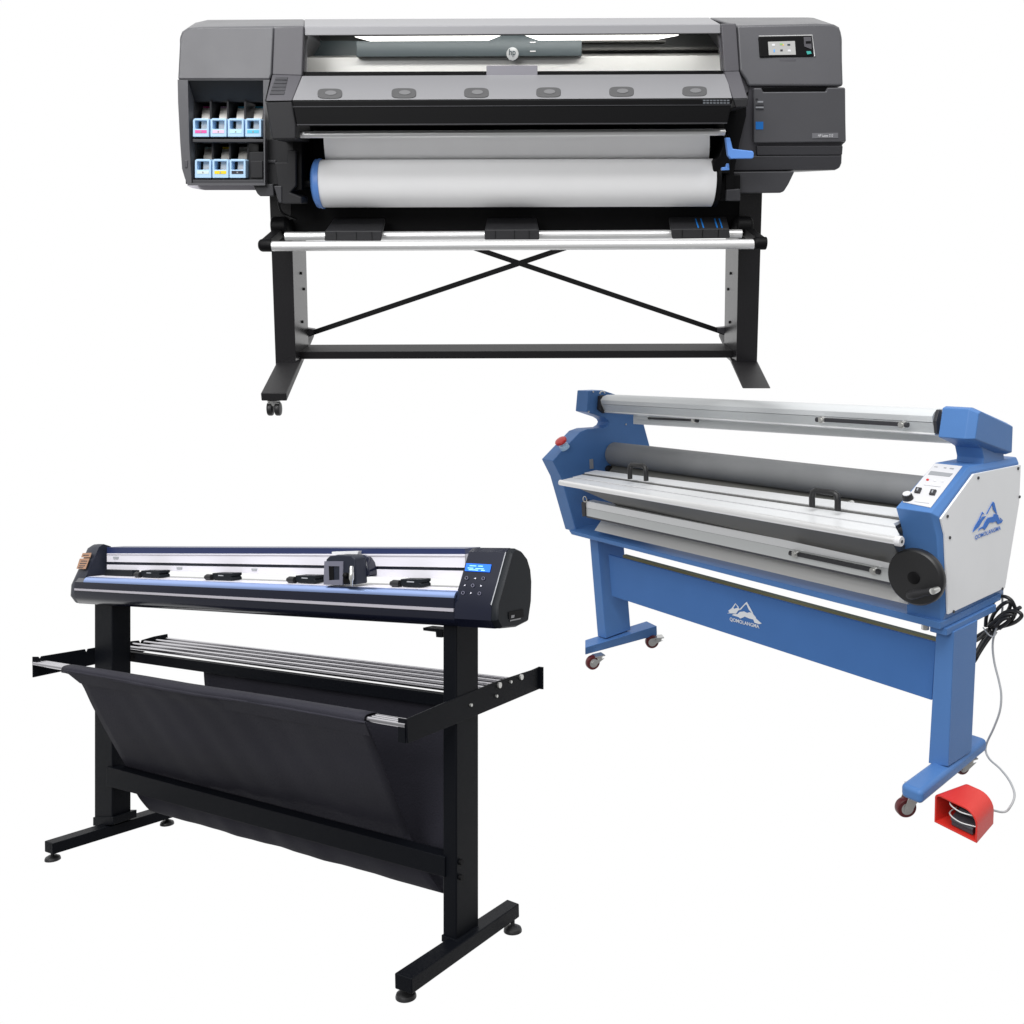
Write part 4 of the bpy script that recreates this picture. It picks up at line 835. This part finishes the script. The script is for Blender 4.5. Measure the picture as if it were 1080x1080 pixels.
mb = MB(); p = q(364.5, 607, y=yc-.01); mb.sphere(p, .0065, 12); mb.slab([q(u, v, y=yc-.008) for u, v in [(362, 606), (369, 604), (369, 615), (362, 616)]], (0, .008, 0)); cu.part('tool_clamp', mb, 'black', parent=cg)
mb = MB(); mb.slab([q(u, v, y=.03) for u, v in [(350, 582), (378, 581.2), (377, 584.6), (350, 585)]], (0, .01, 0)); cu.part('carriage_label', mb, 'whitesheet', parent=cg)
# bracket under the body
mb = MB(); mb.slab([q(u, v, y=.01) for u, v in [(446, 662), (467, 664), (466, 672.5), (460, 672), (459.5, 666.5), (446.5, 665)]], (0, .03, 0)); cu.part('leg_bracket', mb, 'cutleg')

# legs
def cleg(front, dep):
    mb = MB(); mb.slab([q(u, v, y=0) for u, v in front], (0, dep, 0)); return cu.part('leg', mb, 'cutleg', bevel=.003)
cleg([(99.5, 632), (118.3, 632), (118.3, 869), (99.5, 870)], .053)
rl = cleg([(467, 655), (481.3, 655), (481.3, 998), (467, 992)], .070)
for v in (909, 925):
    p = q(485.5, v, x=q(481.3, 900, y=0).x); mb = MB(); mb.cyl(p+V((-.001, 0, 0)), p+V((.005, 0, 0)), .0055, 12); cu.part('bolt', mb, 'black', parent=rl)
ZT, ZB = .148, .121
def cfoot(top, bot):
    mb = MB(); a = [q(u, v, z=ZT) for u, v in top]; mb.slab(a, (0, 0, ZB-ZT)); o = cu.part('foot', mb, 'cutleg', bevel=.002); return a
cfoot([(46.8, 886.8), (55.5, 889.8), (188, 850), (178, 847)], 0)
cfoot([(416, 1026.3), (434, 1032.3), (547.6, 953), (535, 948.3)], 0)
mb = MB(); f_ = [q(u, v, y=-.003) for u, v in [(98, 862), (119.5, 862), (119.5, 870), (98, 871)]]; mb.slab(f_, (0, .066, 0)); cu.part('foot_collar', mb, 'cutleg', bevel=.001)
mb = MB(); f_ = [q(u, v, y=-.003) for u, v in [(465.5, 986), (482.5, 992.5), (482.5, 999), (465.5, 993)]]; mb.slab(f_, (0, .066, 0)); cu.part('foot_collar', mb, 'cutleg', bevel=.001)
for u, v, y in ((55.5, 897, -.128), (176, 856.5, .17), (428, 1043, -.128), (540.5, 968, .168)):
    p = q(u, v, y=y); p.z = ZB; s_ = C.scale(p); mb = MB()
    mb.lathe(p, (0, 0, -1), [(.0045, 0), (.0045, .010), (.009, .0105), (.017, .015), (.0185, .019), (.0185, .022)], 22); cu.part('levelling_foot', mb, 'rubber')
# mid rail
mb = MB(); mb.slab([q(u, v, y=-.004) for u, v in [(112, 808.5), (469, 904), (469, 925.5), (112, 829)]], (0, .03, 0)); mr = cu.part('cross_rail', mb, 'cutleg', bevel=.0015)
# media rack: side brackets and chrome tubes
XL_, XRR = -.032, 1.2
def brk(pts, x, th, m='cutleg'):
    mb = MB(); mb.slab([q(u, v, x=x) for u, v in pts], (th, 0, 0)); return cu.part('rack_bracket', mb, m, bevel=.001)
lb = [(33.8, 692.5), (40, 692.5), (41.5, 694.5), (43, 692), (84, 685.3), (89, 684.5), (90.5, 688), (92, 684.2), (130, 677.8), (139, 676), (146, 675.4), (147.5, 679), (149, 675), (162, 671.2), (176, 668.5), (176.5, 674.5), (148, 689), (100, 700.5), (34, 714.5)]
brk(lb, XL_-.004, .004)
rb = [(427, 758.5), (430, 757), (467, 741), (520, 719.5), (560, 706.5), (567.5, 703.2), (567.5, 726.5), (508, 751.5), (467, 768.5), (428.5, 784)]
brb = brk(rb, XRR, .004)
mb = MB(); mb.slab([q(u, v, x=XRR+.0) for u, v in [(427, 758.5), (427.2, 784)]]+[q(427.2, 784, x=XRR)+V((-.016, 0, 0)), q(427, 758.5, x=XRR)+V((-.016, 0, 0))], (0, .003, 0)); cu.part('bracket_flange', mb, 'cutleg')
p0 = q(567.5, 703.2, x=XRR); p1 = q(567.5, 726.5, x=XRR)
mb = MB(); mb.slab([p0, p1, p1+V((.012, 0, 0)), p0+V((.012, 0, 0))], (0, .003, 0)); cu.part('bracket_flange', mb, 'cutleg')
for u, v in ((526, 722.5), (549, 714), (538, 719), (523, 734), (496, 743.5)):
    p = q(u, v, x=XRR+.004); mb = MB(); mb.cyl(p+V((-.001, 0, 0)), p+V((.004, 0, 0)), .0058 if v < 730 and u != 538 else .003, 12); cu.part('bolt', mb, 'zinc', parent=brb)
def ctube(l, r_, y0=None, rad=.0052, name='rack_tube', m='chrome'):
    mb = MB(); mb.cyl(l, r_, rad, 14); return cu.part(name, mb, m)
def bz(x, y):   # height of the bracket top
    return .588
ys_f = (-.139, -.129, -.119)
for y in ys_f: ctube(V((XL_, y, .580)), V((XRR, y, .578)))
zr = .588
for y in (.094, .130, .166, .200, .232): ctube(V((XL_, y, zr)), V((XRR, y, zr-.001)), rad=.0046)
yfront = .092
# dark rear rail under the tubes
mb = MB(); mb.box(XL_, 1.14, yfront-.022, yfront-.006, .557, .582); cu.part('rear_rail', mb, 'cutleg', bevel=.001)
# catch cloth
def cl_side(us, low):
    xa = q(us[0], us[1], y=-.145).x
    a = [V((xa, -.111, .568)), V((xa, -.112, .583)), V((xa, -.128, .5872)), V((xa, -.1455, .5848)), V((xa, -.148, .572))]
    return a + [q(u, v, y=y) for u, v, y in low]
Lc = cl_side((66, 703), [(70, 707, -.1475), (79, 714, -.140), (87, 723, -.125), (98, 746, -.098), (116, 779, -.05), (135, 813, .036), (142, 833, .045), (150, 846, .055), (161, 856, .074)])
Rc = cl_side((385, 757), [(386, 762, -.1475), (389, 769, -.140), (392, 778, -.125), (399, 795, -.098), (413, 833, -.05), (432, 881, .036), (446, 911, .045), (458, 931, .055), (470, 943, .074)])
Lc += [V((Lc[-1].x+.02, .094, Lc[-1].z+.012)), V((Lc[-1].x+.06, .1, Lc[-1].z+.07)), q(221, 745, y=.102), q(216.5, 724, y=.102), V((q(215, 712, y=.102).x, .102, .574))]
Rc += [V((Rc[-1].x+.03, .094, Rc[-1].z+.012)), V((1.13, .1, Rc[-1].z+.08)), V((1.165, .102, .46)), V((1.17, .102, .53)), V((1.17, .102, .574))]
Lk, Rk = curve(Lc, 5), curve(Rc, 5); NX = 40; mb = MB(); rows = []
for i, (a, b) in enumerate(zip(Lk, Rk)):
    row_ = []
    for j in range(NX+1):
        t = j/NX; p = a.lerp(b, t); e = math.sin(math.pi*t); f = i/(len(Lk)-1)
        w_ = .0065*math.sin(9*t+3*f)*e*math.sin(math.pi*min(1, f*1.6)) + .0035*math.sin(23*t-5*f)*e*f + .0016*math.sin(61*t+4*math.sin(7*f))*e*math.sin(math.pi*f)
        p = p+V((0, w_, 0)); row_.append(mb.bm.verts.new(p))
    rows.append(row_)
for a, b in zip(rows, rows[1:]):
    for j in range(NX): mb.bm.faces.new((a[j], a[j+1], b[j+1], b[j]))
cl = cu.part('catch_cloth', mb, 'cloth', ang=180)
so = cl.modifiers.new('thick', 'SOLIDIFY'); so.thickness = .0015
# hem along the front tube
k0, k1 = 24, 34; o_ = V((0, -.0022, -.0005))
mb = MB(); mb.slab([Lk[k0].lerp(Rk[k0], t)+o_ for t in (0, 1)]+[Lk[k1].lerp(Rk[k1], t)+o_ for t in (1, 0)], (0, .0012, 0)); cu.part('hem', mb, 'cloth', parent=cl)

# =================================================================== light
w = bpy.data.worlds.new('World'); scene.world = w; w.use_nodes = True
nt = w.node_tree; bg = nt.nodes['Background']
tc = nt.nodes.new('ShaderNodeTexCoord'); sep = nt.nodes.new('ShaderNodeSeparateXYZ'); nt.links.new(tc.outputs['Generated'], sep.inputs['Vector'])
# white studio cyclorama in front (+y) and overhead, dimmer room behind the camera
def ramp(sock, a, b):
    m = nt.nodes.new('ShaderNodeMapRange'); m.interpolation_type = 'SMOOTHSTEP'
    m.inputs['From Min'].default_value = a; m.inputs['From Max'].default_value = b
    nt.links.new(sock, m.inputs['Value']); return m.outputs['Result']
mx_ = nt.nodes.new('ShaderNodeMath'); mx_.operation = 'MAXIMUM'
nt.links.new(ramp(sep.outputs['Y'], -.05, .4), mx_.inputs[0]); nt.links.new(ramp(sep.outputs['Z'], .25, .75), mx_.inputs[1])
mr_ = nt.nodes.new('ShaderNodeMapRange'); mr_.inputs['To Min'].default_value = .28; mr_.inputs['To Max'].default_value = 1.0
nt.links.new(mx_.outputs['Value'], mr_.inputs['Value']); nt.links.new(mr_.outputs['Result'], bg.inputs['Strength'])
bg.inputs['Color'].default_value = (1, 1, 1, 1)
def area(name, loc, target, sx, sy, power):
    l = bpy.data.lights.new(name, 'AREA'); l.shape = 'RECTANGLE'; l.size = sx; l.size_y = sy; l.energy = power
    o = bpy.data.objects.new(name, l); COL.objects.link(o); o.location = loc
    o.rotation_euler = (V(target)-V(loc)).to_track_quat('-Z', 'Y').to_euler(); return o
area('softbox', (-.5, .2, 5.2), (0, 3.2, 1.2), 4.5, 1.6, 215)
area('softbox', (-2.2, -1.6, 3.4), (.2, 3.2, 1.3), 2.4, 1.6, 105)  # added front fill, put in to brighten the upright faces

# unseen lamp added under the hood's lip to brighten carriage and platen
a0, a1 = P.q(330, 37.0, y=-.10), P.q(752, 35.6, y=-.10)
w0, w1 = P.L @ a0, P.L @ a1; aim = P.L @ P.q(540, 62, y=.03)
ld = bpy.data.lights.new('window_fill_light', 'AREA'); ld.shape = 'RECTANGLE'; ld.size = (w1-w0).length; ld.size_y = .03; ld.energy = 2.0; ld.color = (1, .99, .95)
lo_ = bpy.data.objects.new('window_fill_light', ld); COL.objects.link(lo_)
zx = -(aim-(w0+w1)/2).normalized(); xx = (w1-w0).normalized(); yx = zx.cross(xx).normalized(); zx = xx.cross(yx)
lo_.matrix_world = Matrix.Translation((w0+w1)/2) @ Matrix((xx, yx, zx)).transposed().to_4x4()

scene.render.engine = 'CYCLES'
scene.view_settings.view_transform = 'Standard'; scene.view_settings.look = 'None'
scene.view_settings.exposure = 0; scene.view_settings.gamma = 1; scene.view_settings.use_curve_mapping = False
scene.render.film_transparent = False
scene.cycles.use_denoising = True
scene.cycles.max_bounces = 6
